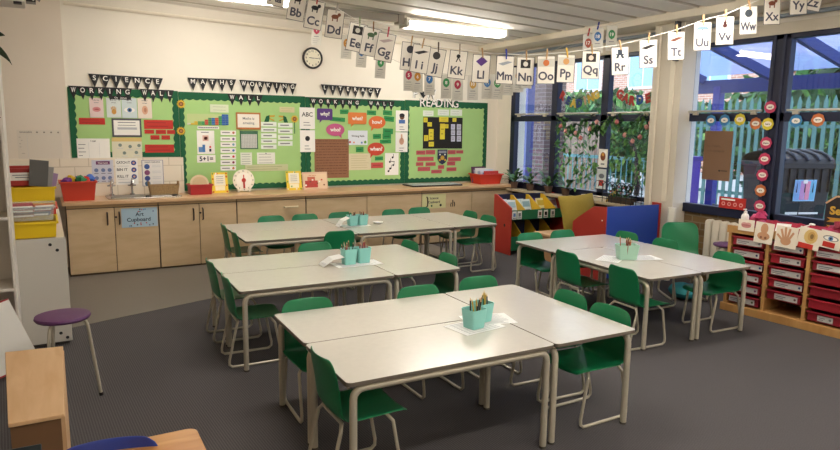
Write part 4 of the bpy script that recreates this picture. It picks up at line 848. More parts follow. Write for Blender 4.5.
flat('paper_sheet', 'white printed sheet under the front pencil pot of the nearest tables', 2.09, 2.94, .30, .21, .12, WP, deco=txt)
flat('paper_sheet', 'white printed sheet under the rear pencil pot, poking out to the right', 2.24, 3.02, .30, .21, -.25, WP, deco=txt, z=TH+.0003)
flat('paper_sheet', 'white sheet under the two pencil pots of the middle tables', 2.20, 4.81, .40, .20, -.02, WP, deco=txt)
flat('paper_sheet', 'white sheet under the pencil pots of the back tables', 3.05, 6.73, .34, .18, -.05, WP)
flat('paper_sheet', 'white sheet left of the pale green pot on the window tables', 4.30, 4.00, .28, .2, .5, WP, deco=txt)
flat('paper_sheet', 'white sheet right of the pale green pot on the window tables', 4.60, 3.90, .28, .2, -.3, WP, deco=txt)
def booklet(x, y, w, d, rz, tilt, label):
    q = MB(); q.add([(0, -d/2, 0), (w*.5, -d/2, .035), (w, -d/2, .028), (0, d/2, .0), (w*.5, d/2, .035), (w, d/2, .028)], [(0, 1, 4, 3), (1, 2, 5, 4)], WP)
    q.box(.02, w*.45, -d*.3, d*.3, .012, .014, LGREY); o = q.build('folded_sheet', mat=LR(x, y, TH+.004, rz) @ Matrix.Rotation(-tilt, 4, 'Y'), solid=.0015, smooth=0); tag(o, label, 'paper')
booklet(1.90, 4.86, .19, .15, -.1, .22, 'white folded sheet propped on the left pencil pot of the middle tables')
booklet(2.83, 6.72, .16, .15, -.1, .5, 'white folded sheet propped on the left pencil pot of the back tables')
p = onT(378, 223.5); q = MB(); q.lathe([(.03, 0), (.05, .006), (.062, .02), (.058, .02), (.045, .009), (.0, .007)], WHITE, 22); q.disc(.0, .0, .03, .0075, .012, M('C9CFE0', .5), 14)
tag(q.build('saucer', mat=LR(p.x, p.y, TH)), 'small white saucer on the back tables right of the pots', 'saucer')

# ------------------------------------------------------------------ book rack, reading nook
RP = M('B3342A', .45, spec=.5); GP = M('1F6B45', .5); NB = M('1A2146', .5); YP = M('D9AE2C', .45)
t = thing('book_rack', 'red-sided book rack with green fronts and yellow dividers by the window', 'book rack', (5.42, 6.86, 0), -.06); Wd = 1.0
def side(q, x0, x1, prof, mat): q.T = Matrix(((0, 0, 1, 0), (1, 0, 0, 0), (0, 1, 0, 0), (0, 0, 0, 1))); q.prism(prof, x0, x1, mat); q.T = Matrix(); return q
SP = [(0, 0), (.42, 0), (.42, .805), (.36, .805), (0, .655)]
side(MB(), 0, .022, SP, RP).build('side_panel', t, smooth=0, bevel=.004); side(MB(), Wd-.022, Wd, SP, RP).build('side_panel', t, smooth=0, bevel=.004)
q = MB(); q.T = frame_on((-.0005, .14, .40), (0, -1, 0), (0, 0, 1)); q.disc(0, 0, .022, 0, .001, BLACK, 16); q.build('finger_hole', t, smooth=0)
q = MB(); q.box(.022, Wd-.022, .39, .41, .05, .8, NB); q.build('back_panel', t, smooth=0)
q = MB(); q.box(.022, Wd-.022, .015, .03, .485, .615, GP); q.build('front_panel', t, smooth=0); q = MB(); q.box(.022, Wd-.022, .015, .03, .06, .25, GP); q.build('front_panel', t, smooth=0)
q = MB(); q.box(.022, Wd-.022, .03, .39, .485, .50, NB); q.build('shelf', t, smooth=0); q = MB(); q.box(.022, Wd-.022, .03, .39, .06, .075, NB); q.build('shelf', t, smooth=0)
for x in (.25, .52, .78):
    side(MB(), x, x+.014, [(.035, .5), (.39, .5), (.39, .79), (.33, .79), (.035, .62)], YP).build('divider', t, smooth=0); side(MB(), x, x+.014, [(.035, .075), (.39, .075), (.39, .42), (.3, .42), (.035, .22)], YP).build('divider', t, smooth=0)
q0 = t.matrix_world.copy() if False else LR(5.42, 6.86, 0, -.06)
for k, u in enumerate((.07, .155, .50, .60, .72)):
    q = MB(); q.rect(-.035, .035, -.055, .055, 0, .003, PAPER); q.rect(-.02, .02, -.02, .03, .003, .004, (PBLUE, GREYTXT, M('7A5A4A', .6), BLACK, GREYTXT)[k]); q.rect(-.025, .025, -.045, -.03, .003, .004, GREYTXT)
    o = q.build('picture_label', mat=q0 @ frame_on((u, .0145, .548), (1, 0, 0), (0, 0, 1)), smooth=0); tag(o, 'small white picture label on the green rack front, %s from the red side' % ('first', 'second', 'third', 'fourth', 'fifth')[k], 'label', 'picture labels on the book rack')
for k, (u, c, c2, v) in enumerate(((.105, 'D9D4E0', 'C94F86', .2), (.12, 'C8DCE6', 'E9EEF0', .12), (.17, 'DDE6EA', '9FC0D0', .08), (.31, 'E6DCE4', 'C2487E', .24), (.36, 'CFE0E6', 'EAF2F4', .16), (.44, 'D6E2E0', '8FB0B8', .10), (.58, '5E86C8', 'D9E2F0', .24), (.66, '47307A', '8A6AB0', .2), (.73, 'E6DFA8', 'C9B24A', .16), (.85, 'C9D6DE', '6FA0B8', .2), (.91, 'DDE0E6', 'B98A9A', .12))):
    q = MB(); q.box(-.075, .075, -.008, .008, 0, .24, M(c, .35)); q.box(-.06, .06, -.0095, -.008, .13, .21, M(c2, .35)); q.box(-.05, .05, -.0095, -.008, .05, .09, GREYTXT)
    o = q.build('picture_book', mat=q0 @ LR(u if k != 5 else .43, .10+v*.95, .505) @ Matrix.Rotation(-.38, 4, 'X'), smooth=0)
    tag(o, 'picture book in the top of the red-sided rack with a %s cover' % ('pale mauve and pink', 'pale blue', 'pale blue-grey', 'lilac and magenta', 'icy blue', 'pale sea-green', 'bright blue', 'deep purple', 'pale yellow', 'grey-blue', 'pale grey and rose')[k], 'book', 'books in the rack')
# bench with the mustard cushion
t = thing('bench', 'pale wooden bench box under the mustard cushion', 'bench', (5.92, 6.34, .01), -.06)
q = MB(); q.box(-.36, .36, -.2, .2, .33, .36, PLY); q.build('bench_top', t, smooth=0, bevel=.004); q = MB(); q.box(-.35, .35, -.19, .19, -.01, .33, M('A97E58', .6)); q.build('bench_box', t, smooth=0)
mu = M('A08A3A', .9, noise=.06, nscale=50, bump=.15); vs = []; fs = []; n = 10
for sgn in (1, -1):
    for i in range(n+1):
        for k in range(n+1):
            u, v = 2*i/n-1, 2*k/n-1; e = (1-abs(u)**3)*(1-abs(v)**3); pin = 1-.09*(1-abs(u*v))*max(abs(u), abs(v))
            vs.append((.27*u*pin, .27*v*pin, sgn*.13*e**.9+.012*math.sin(5*u+3*v)*e))
b = (n+1)**2
for i in range(n):
    for k in range(n):
        a = i*(n+1)+k; fs.append((a, a+n+1, a+n+2, a+1)); fs.append((b+a, b+a+1, b+a+n+2, b+a+n+1))
q = MB(); q.add(vs, fs, mu); o = q.build('cushion', mat=LR(6.04, 6.22, .635, -.35) @ Matrix.Rotation(PI/2-.35, 4, 'X') @ Matrix.Rotation(.09, 4, 'Z'), subsurf=1, smooth=80)
tag(o, 'square mustard yellow cushion leaning on the bench by the window', 'cushion')
t = thing('corner_seat_screen', 'low reading-nook screen with a blue front panel and red side panel', 'screen', (5.46, 5.19, 0), -.1)
q = MB(); q.box(.0, .77, -.02, .005, .03, .86, M('24449E', .5, spec=.5)); q.build('front_panel', t, smooth=0, bevel=.004)
side(MB(), -.022, 0, [(-.022, 0), (.56, 0), (.56, .62), (.49, .67), (.19, .845), (-.022, .86)], RP).build('side_panel', t, smooth=0, bevel=.004)
q = MB(); q.box(.77, .795, -.03, .10, .0, .88, RP); q.build('end_panel', t, smooth=0, bevel=.004)
for z in (.2, .7): q = MB(); q.T = frame_on((-.0225, .03, z), (0, -1, 0), (0, 0, 1)); q.disc(0, 0, .009, 0, .003, WHITE, 10); q.build('bolt_cap', t)
mb = MB(); mb.box(-.055, .055, -.05, .05, 0, .045, M('AFC4DC', .5)); mb.box(-.03, .03, -.02, .02, .045, .05, WHITE)
tag(mb.build('tissue_box', mat=LR(6.39, 5.52, SILL), smooth=0, bevel=.004), 'small pale blue box on the window sill by the pillar', 'box')
mb = MB(); mb.tube([(0, 0, 0), (.01, -.01, .85)], .045, M('E6E0D0', .5), 16); mb.tube([(.0, 0, .02), (.01, -.01, .852)], .03, M('CFC8B8', .6), 12)
tag(mb.build('paper_roll', mat=LR(6.19, 4.90, 0)), 'tall white roll of paper standing in front of the pillar', 'paper roll')
t = thing('book_box', 'low white box with a yellow end on the sill behind the cushion', 'box', (6.42, 6.32, SILL)); q = MB(); q.box(-.06, .06, -.28, .2, 0, .05, M('D8CDB8', .5)); q.build('box_body', t, smooth=0)
q = MB(); q.T = Matrix.Translation((0, -.29, 0)) @ Matrix.Rotation(PI/2, 4, 'X'); q.prism([(-.1, 0), (.1, 0), (.1, .17), (.06, .17)], -.006, .006, YP); q.build('end_panel', t, smooth=0)
# window-sill plants, wire fence and garlands
for k, (y, hh) in enumerate(((8.0, .33), (7.62, .27), (7.2, .32), (6.84, .26))):
    t = thing('potted_plant', 'leafy houseplant on the window sill behind the book rack, %s from the corner' % ('first', 'second', 'third', 'fourth')[k], 'plant', (6.37, y, SILL), 0, 'sill plants')
    q = MB(); q.lathe([(.045, 0), (.06, .09), (.065, .09), (.065, .1), (.05, .1), (.05, .085)], M('5A4436', .7), 14); q.build('plant_pot', t)
    q = MB()
    for j in range(34):
        a = random.uniform(0, 6.28); d = Vector((math.cos(a)*.45, math.sin(a), random.uniform(.2, 1.4))); s0 = d*random.uniform(.02, .5)*hh; s0.x *= .5
        q.leaf(s0+Vector((0, 0, .09)), (d.x*.5, d.y, d.z), hh*random.uniform(.35, .6), .05, random.choice((LEAF, LEAF2, DARKLEAF)), .35)
    q.build('foliage', t)
t = thing('wire_fence', 'small black wire ornamental fence on the sill behind the blue panel', 'ornament', (6.29, 5.74, SILL)); q = MB()
for k in range(9):
    y = -.32+.08*k; q.tube([(0, y, 0), (0, y, .24)], .005, BLACK, 5); q.tube([(0, y+.08*math.cos(a)*(-1)+.08, .19+.08*math.sin(a)) for a in [PI*j/8 for j in range(9)]], .005, BLACK, 5)
    q.blob((0, y, .21), (.009, .009, .014), BLACK, 6, 4)
q.tube([(0, -.34, .05), (0, .46, .05)], .005, BLACK, 5); q.tube([(0, -.34, .16), (0, .46, .16)], .005, BLACK, 5); q.build('wire_hoops', t)
t = thing('plant_trough', 'leafy trough of small flowers on the sill behind the black wire fence', 'plant', (6.375, 5.80, SILL)); q = MB(); q.box(-.05, .05, -.2, .2, 0, .08, M('4A3A30', .7)); q.build('trough', t, smooth=0, bevel=.004)
q = MB()
for k in range(90): q.leaf((random.uniform(-.04, .04), random.uniform(-.19, .19), random.uniform(.07, .2)), (random.gauss(-.2, .4), random.gauss(0, .8), random.uniform(-.2, 1.2)), random.uniform(.06, .11), .035, random.choice((LEAF, DARKLEAF, LEAF2)), .3)
q.build('foliage', t)
for k in range(9): q = MB(); q.blob((random.uniform(-.07, -.02), random.uniform(-.18, .18), random.uniform(.12, .22)), (.014, .014, .014), M(('C98A8A', 'D9C9B0', 'B5534A')[k % 3], .6), 7, 5, .1); q.build('flower', t)
GX = 6.425
def rose(q, p, r, c):
    for k in range(3): q.blob((p[0]-.01*k, p[1]+.2*r*math.cos(k*2), p[2]+.2*r*math.sin(k*2)), (r*.7, r*(1-.25*k), r*(1-.25*k)), c, 7, 5, .12)
t = thing('rose_garland', 'leafy garland with pink roses strung under the left-hand window transom', 'garland', (GX, 6.7, 1.82)); q = MB(); rs = []
ya, yb = 7.12, 5.42; n = 200
for k in range(n):
    u = k/n; y = ya+(yb-ya)*u-6.7; z = -.02+.05*math.sin(u*23)+random.uniform(-.09, .07)
    q.leaf((random.uniform(-.02, .01), y, z), (random.gauss(-.2, .3), random.gauss(0, 1), random.gauss(-.2, .8)), random.uniform(.06, .11), .045, random.choice((LEAF, LEAF2, DARKLEAF)), .2)
q.build('foliage', t)
for k, (px, py) in enumerate(((561, 126), (566, 131), (576, 133), (581, 138), (590, 129), (597, 122), (617, 122), (625, 135), (633, 141), (640, 137), (647, 127), (651, 123))):
    p = onX(px, py, GX-.03); q = MB(); rose(q, (p.x-GX, p.y-6.7, p.z-1.82), .032, M('D99A92' if k % 3 else 'C97A78', .7)); q.build('rose', t)
for k, px in enumerate((559, 565, 571, 578, 584, 590, 596, 614, 620, 627, 634, 641, 648, 653)):
    L = random.uniform(.55, .95) if px < 600 else random.uniform(.45, .85); y0 = onX(px, 130, GX).y; q = MB()
    q.tube([(0, 0, 0), (.005, .01, -L/2), (0, -.005, -L)], .003, DARKLEAF, 4)
    for j in range(int(L*48)): q.leaf((random.uniform(-.01, .01), random.uniform(-.02, .02), -random.uniform(0, L)), (random.gauss(-.2, .3), random.gauss(0, 1), random.gauss(-.6, .5)), random.uniform(.05, .085), .042, random.choice((LEAF, LEAF2, LEAF2, M('6FA05A', .6))), .2)
    o = q.build('hanging_vine', mat=Matrix.Translation((GX+.005, y0, 1.80))); tag(o, 'vine strand hanging from the rose garland, %s from the window corner' % ('first', 'second', 'third', 'fourth', 'fifth', 'sixth', 'seventh', 'eighth', 'ninth', 'tenth', 'eleventh', 'twelfth', 'thirteenth', 'last')[k], 'vine', 'vine strands')
def winsheet(name, label, px0, py0, px1, py1, x, col, deco=None, cat='card', rot=0., th=.002):
    a = onX(px0, (py0+py1)/2, x); b = onX(px1, (py0+py1)/2, x); c = onX((px0+px1)/2, py1, x); d = onX((px0+px1)/2, py0, x); w, h = a.y-b.y, d.z-c.z
    q = MB(); q.rect(-w/2, w/2, -h/2, h/2, 0, th, col)
    if deco: q.T = Matrix.Translation((0, 0, th)); deco(q, w, h)
    o = q.build(name, mat=win_at((a.y+b.y)/2, (c.z+d.z)/2, x) @ Matrix.Rotation(rot, 4, 'Z'), smooth=0); return tag(o, label, cat)
winsheet('picture_card', 'white card with a brown bird picture on the window mullion, the upper one', 598.5, 149, 607.5, 167.5, 6.45, PAPER, seq(D(0, .1, .28, M('8A4A2E', .6), .36), D(0, .2, .14, M('D9A04E', .6), None, .002), Rm(-.2, .2, -.35, -.28, GREYTXT)))
winsheet('picture_card', 'pale card with a grey hat and red bag picture, below the bird card', 597, 169, 606, 189, 6.45, M('CDD6D6', .6), seq(D(0, .15, .3, M('6A7078', .6), .2), Rm(-.25, .25, -.35, -.05, M('B5342E', .6))))
def foil(word, pts, label, cols):
    t = thing('letter_banner', label, 'banner', (6.40, 0, 0), 0, 'foil letter banners'); P3 = [onX(a, b, 6.40) for a, b in pts]; hs = .075
    t.matrix_world = Matrix.Translation(P3[0])
    for k, ch in enumerate(word):
        p = P3[k]-P3[0]; a = P3[max(0, k-1)]; b = P3[min(len(P3)-1, k+1)]; ang = math.atan2(b.z-a.z, -(b.y-a.y)); q = MB(); q.text(ch, 0, 0, .12, 0, M(cols[k], .35, metal=.2), .07, .13); v = [(x, y, z) for x, y, z in q.v]
        for z in (.001, .002): q.text(ch, 0, 0, .12, z, M(cols[k], .35, metal=.2), .07, .13)
        q.build('letter', t, mat=win_at(p.y, p.z, p.x) @ Matrix.Rotation(ang, 4, 'Z'), smooth=0)
    q = MB(); q.tube([tuple(p-P3[0]+Vector((.002, 0, .05))) for p in P3], .002, M('C9B98A', .5), 4); q.build('cord', t)
foil('READING', ((563, 96), (568.3, 100.6), (573.6, 103), (579.3, 103), (585, 100.5), (590.7, 98), (596.2, 94.8)), 'foil letter banner reading READING across a left-hand window pane', ('A8342E', '24346E', 'B8973A', '24346E', 'A88A6A', 'B8973A', 'C9A84A'))
foil('GARDEN', ((620, 94), (625.8, 98), (632.5, 100.5), (640, 99.6), (648, 98), (656, 94)), 'foil letter banner reading GARDEN across the pane beside the pillar', ('A8342E', '9A2E2A', 'A8342E', '1F4A8A', 'A8342E', 'C9A23A'))

# ------------------------------------------------------------------ red drawer unit, radiator
U0 = Vector((5.655, 3.795, 0)); UM = frame_on(U0, (.075, -1, 0), (0, 0, 1)); NCOL, CWD, UD = 4, .362, .43
t = thing('tray_unit', 'beech tray unit full of red trays under the right-hand window', 'tray unit', mat=UM)
Lw = NCOL*CWD+.03
q = MB(); q.rect(-.02, Lw+.02, 0, .075, -UD, .015, BEECH); q.build('plinth', t, smooth=0, bevel=.004)
q = MB(); q.rect(-.015, Lw+.015, .765, .80, -UD, .0, BEECH); q.rect(-.015, Lw+.015, .765, .835, -.02, .008, BEECH); q.rect(-.015, Lw+.015, .765, .835, -UD, -UD+.02, BEECH); q.build('top', t, smooth=0, bevel=.003)
q = MB(); q.rect(0, Lw, .075, .765, -UD, -UD+.012, M('5A4028', .7)); q.build('back_panel', t, smooth=0)
for c in range(NCOL+1): q = MB(); q.rect(c*CWD, c*CWD+.03, .075, .765, -UD+.012, 0, BEECH); q.build('upright', t, smooth=0, bevel=.002)
PITCHZ = .1125
for c in range(NCOL):
    for k in range(6):
        for s_ in (0, 1):
            q = MB(); x = c*CWD+.03 if not s_ else (c+1)*CWD; q.rect(x if not s_ else x-.012, x+.012 if not s_ else x, .085+k*PITCHZ-.004, .085+k*PITCHZ+.006, -UD+.02, -.005, BEECH); q.build('runner', t, smooth=0)
def tray(c, k, lab, out=0., label=''):
    m = UM @ Matrix.Translation((c*CWD+.03+(CWD-.03)/2, .095+k*PITCHZ, -.004+out)); w = CWD-.052; e = thing('storage_tray', label, 'tray', mat=m, group='red trays in the beech unit')
    q = MB(); a = w/2-.012; mat = TRAYRED if (c+k) % 2 else TRAYDARK
    q.rect(-a, a, 0, .006, -.38, -.006, mat); q.rect(-a, -a+.005, 0, .078, -.38, -.006, mat); q.rect(a-.005, a, 0, .078, -.38, -.006, mat); q.rect(-a, a, 0, .078, -.38, -.375, mat); q.rect(-a, a, 0, .078, -.012, -.005, mat); q.rect(-w/2, w/2, .072, .082, -.385, .006, mat) if k < 0 else None
    q.rect(-w/2, w/2, .070, .082, -.018, .008, mat); q.rect(-w/2, -a+.002, .070, .080, -.38, -.01, mat); q.rect(a-.002, w/2, .070, .080, -.38, -.01, mat); q.build('tray_body', e, smooth=0, bevel=.002)
    if lab:
        q = MB(); x0, x1 = lab[:2]; q.rect(x0*w, x1*w, .010, .060, -.004, -.002, M('C6C2BE', .5)); q.rect((x0+.04)*w, (x0+(x1-x0)*.5)*w, .036, .044, -.002, -.001, GREYTXT); q.rect((x0+.04)*w, (x0+(x1-x0)*.4)*w, .022, .028, -.002, -.001, GREYTXT)
        q.disc((x1-.07)*w, .036, .011, -.002, -.001, M(lab[2], .5), 8); q.build('label_card', e, smooth=0)
    return e
LB = {(0, 5): (-.35, .42, '7A7A82'), (0, 4): (-.42, .35, '3A3A6A'), (0, 3): (-.3, .48, '2E4A7A'), (0, 2): (-.3, .4, '8A3A4A'), (0, 1): (-.42, .4, '7A3A6A'), (0, 0): (-.45, .35, '5A5A3A'), (1, 5): (-.4, .42, '2E3A6A'), (1, 4): (-.2, .38, '4A4A52'), (1, 3): (-.4, .42, '6A6A72'), (1, 2): (-.3, .48, '3A4A6A'), (1, 1): (-.25, .4, '6A4A4A'), (2, 5): (-.4, .45, '3A4A6A'), (2, 4): (-.35, .45, '5A5A62'), (2, 0): (-.2, .2, '7A7A7A')}
CN_ = ('first', 'second', 'third', 'fourth'); RN = ('lowest', 'second lowest', 'third from the bottom', 'fourth from the bottom', 'second from the top', 'topmost')
for c in range(NCOL):
    for k in range(6):
        if (c, k) == (1, 0): continue
        tray(c, k, LB.get((c, k)), random.uniform(-.004, .012), 'red tray in the %s column from the radiator, %s' % (CN_[c], RN[k]))
def uc(px0, py0, px1, py1):    # a box of the photograph on the front of the unit: centre (along, height), size
    n = UM.to_3x3() @ Vector((0, 0, 1)); o = UM.translation+n*.012
    def hit(px, py): d = ray(px, py); s_ = (o-EYEP).dot(n)/d.dot(n); return UM.inverted() @ (EYEP+d*s_)
    a, b = hit(px0, (py0+py1)/2), hit(px1, (py0+py1)/2); c, d = hit((px0+px1)/2, py1), hit((px0+px1)/2, py0)
    return (a.x+b.x)/2, (c.y+d.y)/2, b.x-a.x, d.y-c.y
def body(px, label, deco, rot=0., col=None):
    x, y, w, h = uc(*px); q = MB(); q.rect(-w/2, w/2, -h/2, h/2, 0, .0025, col or M('EDE2D0', .5)); q.T = Matrix.Translation((0, 0, .0025)); deco(q, w, h)
    o = q.build('sense_card', mat=UM @ Matrix.Translation((x, y, .012)) @ Matrix.Rotation(rot, 4, 'Z') @ Matrix.Rotation(-.06, 4, 'X'), smooth=0); tag(o, label, 'card', 'sense cards on the tray unit')
SK = M('C99670', .6)
body((738.5, 219.5, 754.5, 231), 'white card with pink lips on the beech unit, nearest the radiator', seq(D(-.12, .08, .2, M('D9A09A', .6), .12), D(.12, .08, .2, M('D9A09A', .6), .12), D(0, -.06, .3, M('C98480', .6), .12, .0014), Rm(-.3, .3, -.02, .02, M('A85A5A', .6), .002)))
body((754.8, 222.5, 773.5, 243.5), 'white card with a brown nose on the beech unit', seq(D(0, .2, .2, SK, .3), D(0, -.15, .34, SK, .22), D(-.12, -.22, .07, M('8A5A42', .6), None, .002), D(.12, -.22, .07, M('8A5A42', .6), None, .002)), -.05)
def handd(q, w, h):
    q.disc(0, -.18*h, .24*w, 0, .0012, SK, 16, .2*h)
    for k, (a, L) in enumerate(((.95, .36), (.42, .52), (.1, .58), (-.2, .54), (-.55, .44))):
        c, s_ = math.cos(a), math.sin(a); bx, by = -.3*w*math.sin(a)*.8, -.12*h; q.prism([(bx-.05*w*c, by-.05*w*s_), (bx+.05*w*c, by+.05*w*s_), (bx+.05*w*c-L*h*s_*.8, by+.05*w*s_+L*h*c), (bx-.05*w*c-L*h*s_*.8, by-.05*w*s_+L*h*c)], 0, .0013, SK)
body((775.5, 226.5, 797.5, 248), 'white card with a brown open hand on the beech unit', handd, -.04)
body((798, 228, 821, 249), 'pale card with a yellow ear and a red tab on the beech unit', seq(D(.05, .1, .3, M('D8B874', .6), .34), D(.08, .12, .17, M('C99E5A', .6), .22, .002), D(.1, .12, .08, M('8A6A3A', .6), .12, .0026), Rm(-.42, .25, -.5, -.26, REDC, .003)), -.12)
body((819.5, 231.5, 842, 249), 'white card with a blue eye and a red tab on the beech unit', seq(D(0, .1, .36, M('8A8A82', .6), .14), D(0, .09, .3, WHITE, .10, .002), D(0, .09, .11, PBLUE, None, .0026), D(0, .09, .05, BLACK, None, .003), Rm(-.3, .25, -.42, -.12, REDC, .003)), -.12)
UT = .80
def onU(px, py, dep, z0=UT):   # a point at a depth behind the unit's front
    n = UM.to_3x3() @ Vector((0, 0, 1)); o = UM.translation-n*dep; d = ray(px, py); return EYEP+d*((o-EYEP).dot(n)/d.dot(n))
mb = MB(); rc = M('A31F33', .8, noise=.1, nscale=9); n = 40; vs = []
for i in range(n+1):
    for j in range(7): vs.append((-.0+i/n*1.30, .006+.035*abs(math.sin(i*.9+j*1.3))*(.4+.6*(j % 2))+.06*(j/6), -j/6*.24))
mb.add(vs, [(i*7+j, (i+1)*7+j, (i+1)*7+j+1, i*7+j+1) for i in range(n) for j in range(6)], rc)
o = mb.build('red_cloth', mat=UM @ Matrix.Translation((.10, UT, -.13)), solid=.004, smooth=80); tag(o, 'crumpled dark red cloth along the top of the beech tray unit', 'cloth')
p = onU(745, 219, .11); t = thing('sanitiser_bottle', 'white bottle with a dark band at the radiator end of the beech unit', 'bottle', (p.x, p.y, UT+.001))
q = MB(); q.lathe([(.034, 0), (.036, .02), (.036, .12), (.028, .14), (.014, .15)], WHITE, 16); q.build('bottle_body', t); q = MB(); q.lathe([(.0365, .065), (.0365, .085)], M('4A5A8A', .5), 16); q.build('label_band', t)
q = MB(); q.lathe([(.016, .148), (.016, .168), (.006, .17), (.006, .185)], WHITE, 12); q.box(-.03, .008, -.006, .006, .183, .193, WHITE); q.build('pump', t)
p = onU(760, 218, .12); q = MB()
for k in range(9): q.blob((random.uniform(-.06, .06), random.uniform(-.05, .05), .04+.02*k*.7), (.045, .04, .03), M('B8325E' if k % 3 else 'CF5A7E', .7), 7, 5, .3)
tag(q.build('tissue_paper', mat=LR(p.x, p.y, UT+.005)), 'crumpled pink tissue paper beside the white bottle on the unit', 'tissue paper')
p = onU(783, 222, .10); q = MB(); q.rect(-.06, .06, 0, .09, 0, .003, PAPER); q.rect(-.03, .04, .02, .06, .003, .004, M('A9B4BE', .5)); tag(q.build('price_card', mat=LR(p.x, p.y, UT+.02, -PI/2+.3) @ Matrix.Rotation(.9, 4, 'X'), smooth=0), 'small white card lying tilted on the red cloth', 'card')
p = onU(795, 222, .10); q = MB(); q.tube([(0, 0, 0), (.09, -.14, .07)], .006, WHITE, 6); q.blob((.1, -.155, .078), (.02, .03, .012), WHITE, 8, 5); tag(q.build('plastic_spoon', mat=LR(p.x-.05, p.y+.03, UT+.04)), 'white plastic spoon stuck in the red cloth', 'spoon')
p = onU(831, 225, .12); q = MB()
for k in range(10): q.blob((random.uniform(-.07, .07), random.uniform(-.10, .10), .03+.018*k*.6), (.06, .06, .035), M('A82A4E' if k % 3 else '8A1F36', .5), 7, 5, .3)
tag(q.build('gift_bag', mat=LR(p.x, p.y, UT+.005)), 'shiny crumpled crimson bag in front of the black banner', 'bag')
p = onX(840, 236, 6.27)
t = thing('display_sign', 'black pointed display sign with yellow letters at the far end of the beech unit', 'sign', mat=frame_on((6.12, p.y-.10, UT), (0.1, -1, 0), (0, 0, 1)))
q = MB(); q.prism([(-.16, 0), (.22, 0), (.22, .36), (-.08, .36), (-.16, .30)], 0, .02, M('2A2628', .6)); q.prism([(-.165, .30), (-.08, .37), (.22, .37), (.22, .355), (-.075, .355), (-.155, .29)], .02, .024, M('C9A27A', .6)); q.build('sign_board', t, smooth=0)
q = MB(); q.text('Se', -.075, .235, .075, .021, M('C9A23A', .6), .04)
for z in (.06, .13): q.prism([(-.14, z), (.0, z), (.03, z+.02), (.0, z+.04), (-.14, z+.04), (-.11, z+.02)], .0205, .022, M('B58A32', .6))
q.build('lettering', t, smooth=0)
t = thing('radiator', 'cream column radiator under the window beside the tray unit', 'radiator', (6.40, 3.95, 0)); rm = M('E0D6C2', .4)
for k in range(14):
    y = .58-k*.093; q = MB(); q.prism([(a-.0, b) for a, b in rrect(.078, .60, .036, 5)], -.045, .045, rm); q.build('column', t, mat=Matrix.Translation((0, y, .45)) @ Matrix(((0, 0, 1, 0), (1, 0, 0, 0), (0, 1, 0, 0), (0, 0, 0, 1))), bevel=.012)
q = MB(); q.tube([(0, -.66, .22), (0, .6, .22)], .02, rm, 10); q.tube([(0, -.66, .68), (0, .6, .68)], .02, rm, 10); q.tube([(0, .45, 0), (0, .45, .2)], .015, rm, 8); q.tube([(0, -.45, 0), (0, -.45, .2)], .015, rm, 8); q.build('pipe', t)
# word flowers, kraft notice, red notice on the window
def wordflower(px, py, word, c, label, x=6.435):
    p = onX(px, py, x); t = thing('word_flower', label, 'word card', mat=win_at(p.y, p.z, x), group='flower-shaped word cards'); r = .058; pts = []
    for k in range(48): a = 2*PI*k/48; rr = r*(1+.10*abs(math.cos(4*a))); pts.append((rr*math.cos(a), rr*math.sin(a)))
    q = MB(); q.prism(pts, 0, .002, M(c, .5)); q.build('petals', t, smooth=0)
    q = MB(); q.disc(0, 0, .042, .002, .0032, M('F0E6D8', .5), 20, .027); q.text(word, 0, 0, .019, .0036, BLACK, .02, .06); q.build('word_oval', t, smooth=0)
BL, OR, YE, PK = '3B7FB0', 'C06A38', 'DCC93A', 'C23A5E'
for px, py, w_, c, lb in ((711, 120.5, 'all', BL, 'blue flower word card on the transom, nearest the pillar'), (724.6, 120.2, 'do', BL, 'blue flower word card on the transom, above the brown notice'), (740, 119.5, 'my', YE, 'yellow flower word card reading my on the transom'), (755.6, 123.5, 'one', OR, 'orange flower word card on the transom, left of the wide mullion'), (767.8, 124, 'here', YE, 'yellow flower word card where transom and mullion meet'), (770.3, 107, 'said', PK, 'pink flower word card on the mullion above the transom'), (766, 143, 'there', PK, 'pink flower word card, first one down the mullion below the transom'), (764.6, 159, 'their', PK, 'pink flower word card, second one down the mullion below the transom'), (762.3, 175, 'want', PK, 'pink flower word card, third one down the mullion below the transom'), (760.6, 190.5, 'are', OR, 'orange flower word card low on the mullion'), (759.6, 206, 'once', PK, 'pink flower word card lowest on the mullion, above the tissue paper'), (796, 120.8, 'the', BL, 'blue flower word card reading the, right of the mullion'), (818, 120, 'upon', OR, 'orange flower word card farthest right on the transom')):
    wordflower(px, py, w_, c, lb)
def kn(q, w, h):
    q.text('Be Aware...', -.12*w, .2*h, .05*h, .0, M('4A3A2E', .7), .0, .6*w); q.text('Achievements', -.08*w, .10*h, .05*h, 0, M('4A3A2E', .7), .0, .62*w); q.disc(.12*w, -.3*h, .03*w, 0, .001, BLACK, 8); q.rect(.16*w, .4*w, -.31*h, -.285*h, 0, .001, M('5A4636', .7))
winsheet('kraft_notice', 'brown paper notice with handwriting stuck on the right-hand window', 703.5, 131, 731.5, 180.5, 6.49, M('86674F', .8), kn, 'notice')
def rn(q, w, h):
    q.rect(-.42*w, .1*w, .22*h, .36*h, 0, .001, WHITE)
    for k in range(4): q.disc((-.33+.22*k)*w, -.1*h, .075*w, 0, .001, M('E0A098', .5), 6); q.disc((-.33+.22*k)*w, -.1*h, .04*w, .001, .002, REDC, 6)
winsheet('red_notice', 'red notice with a row of four hexagons low on the right-hand window', 719, 197.5, 746, 209, 6.44, M('BF2F2A', .5), rn, 'notice')

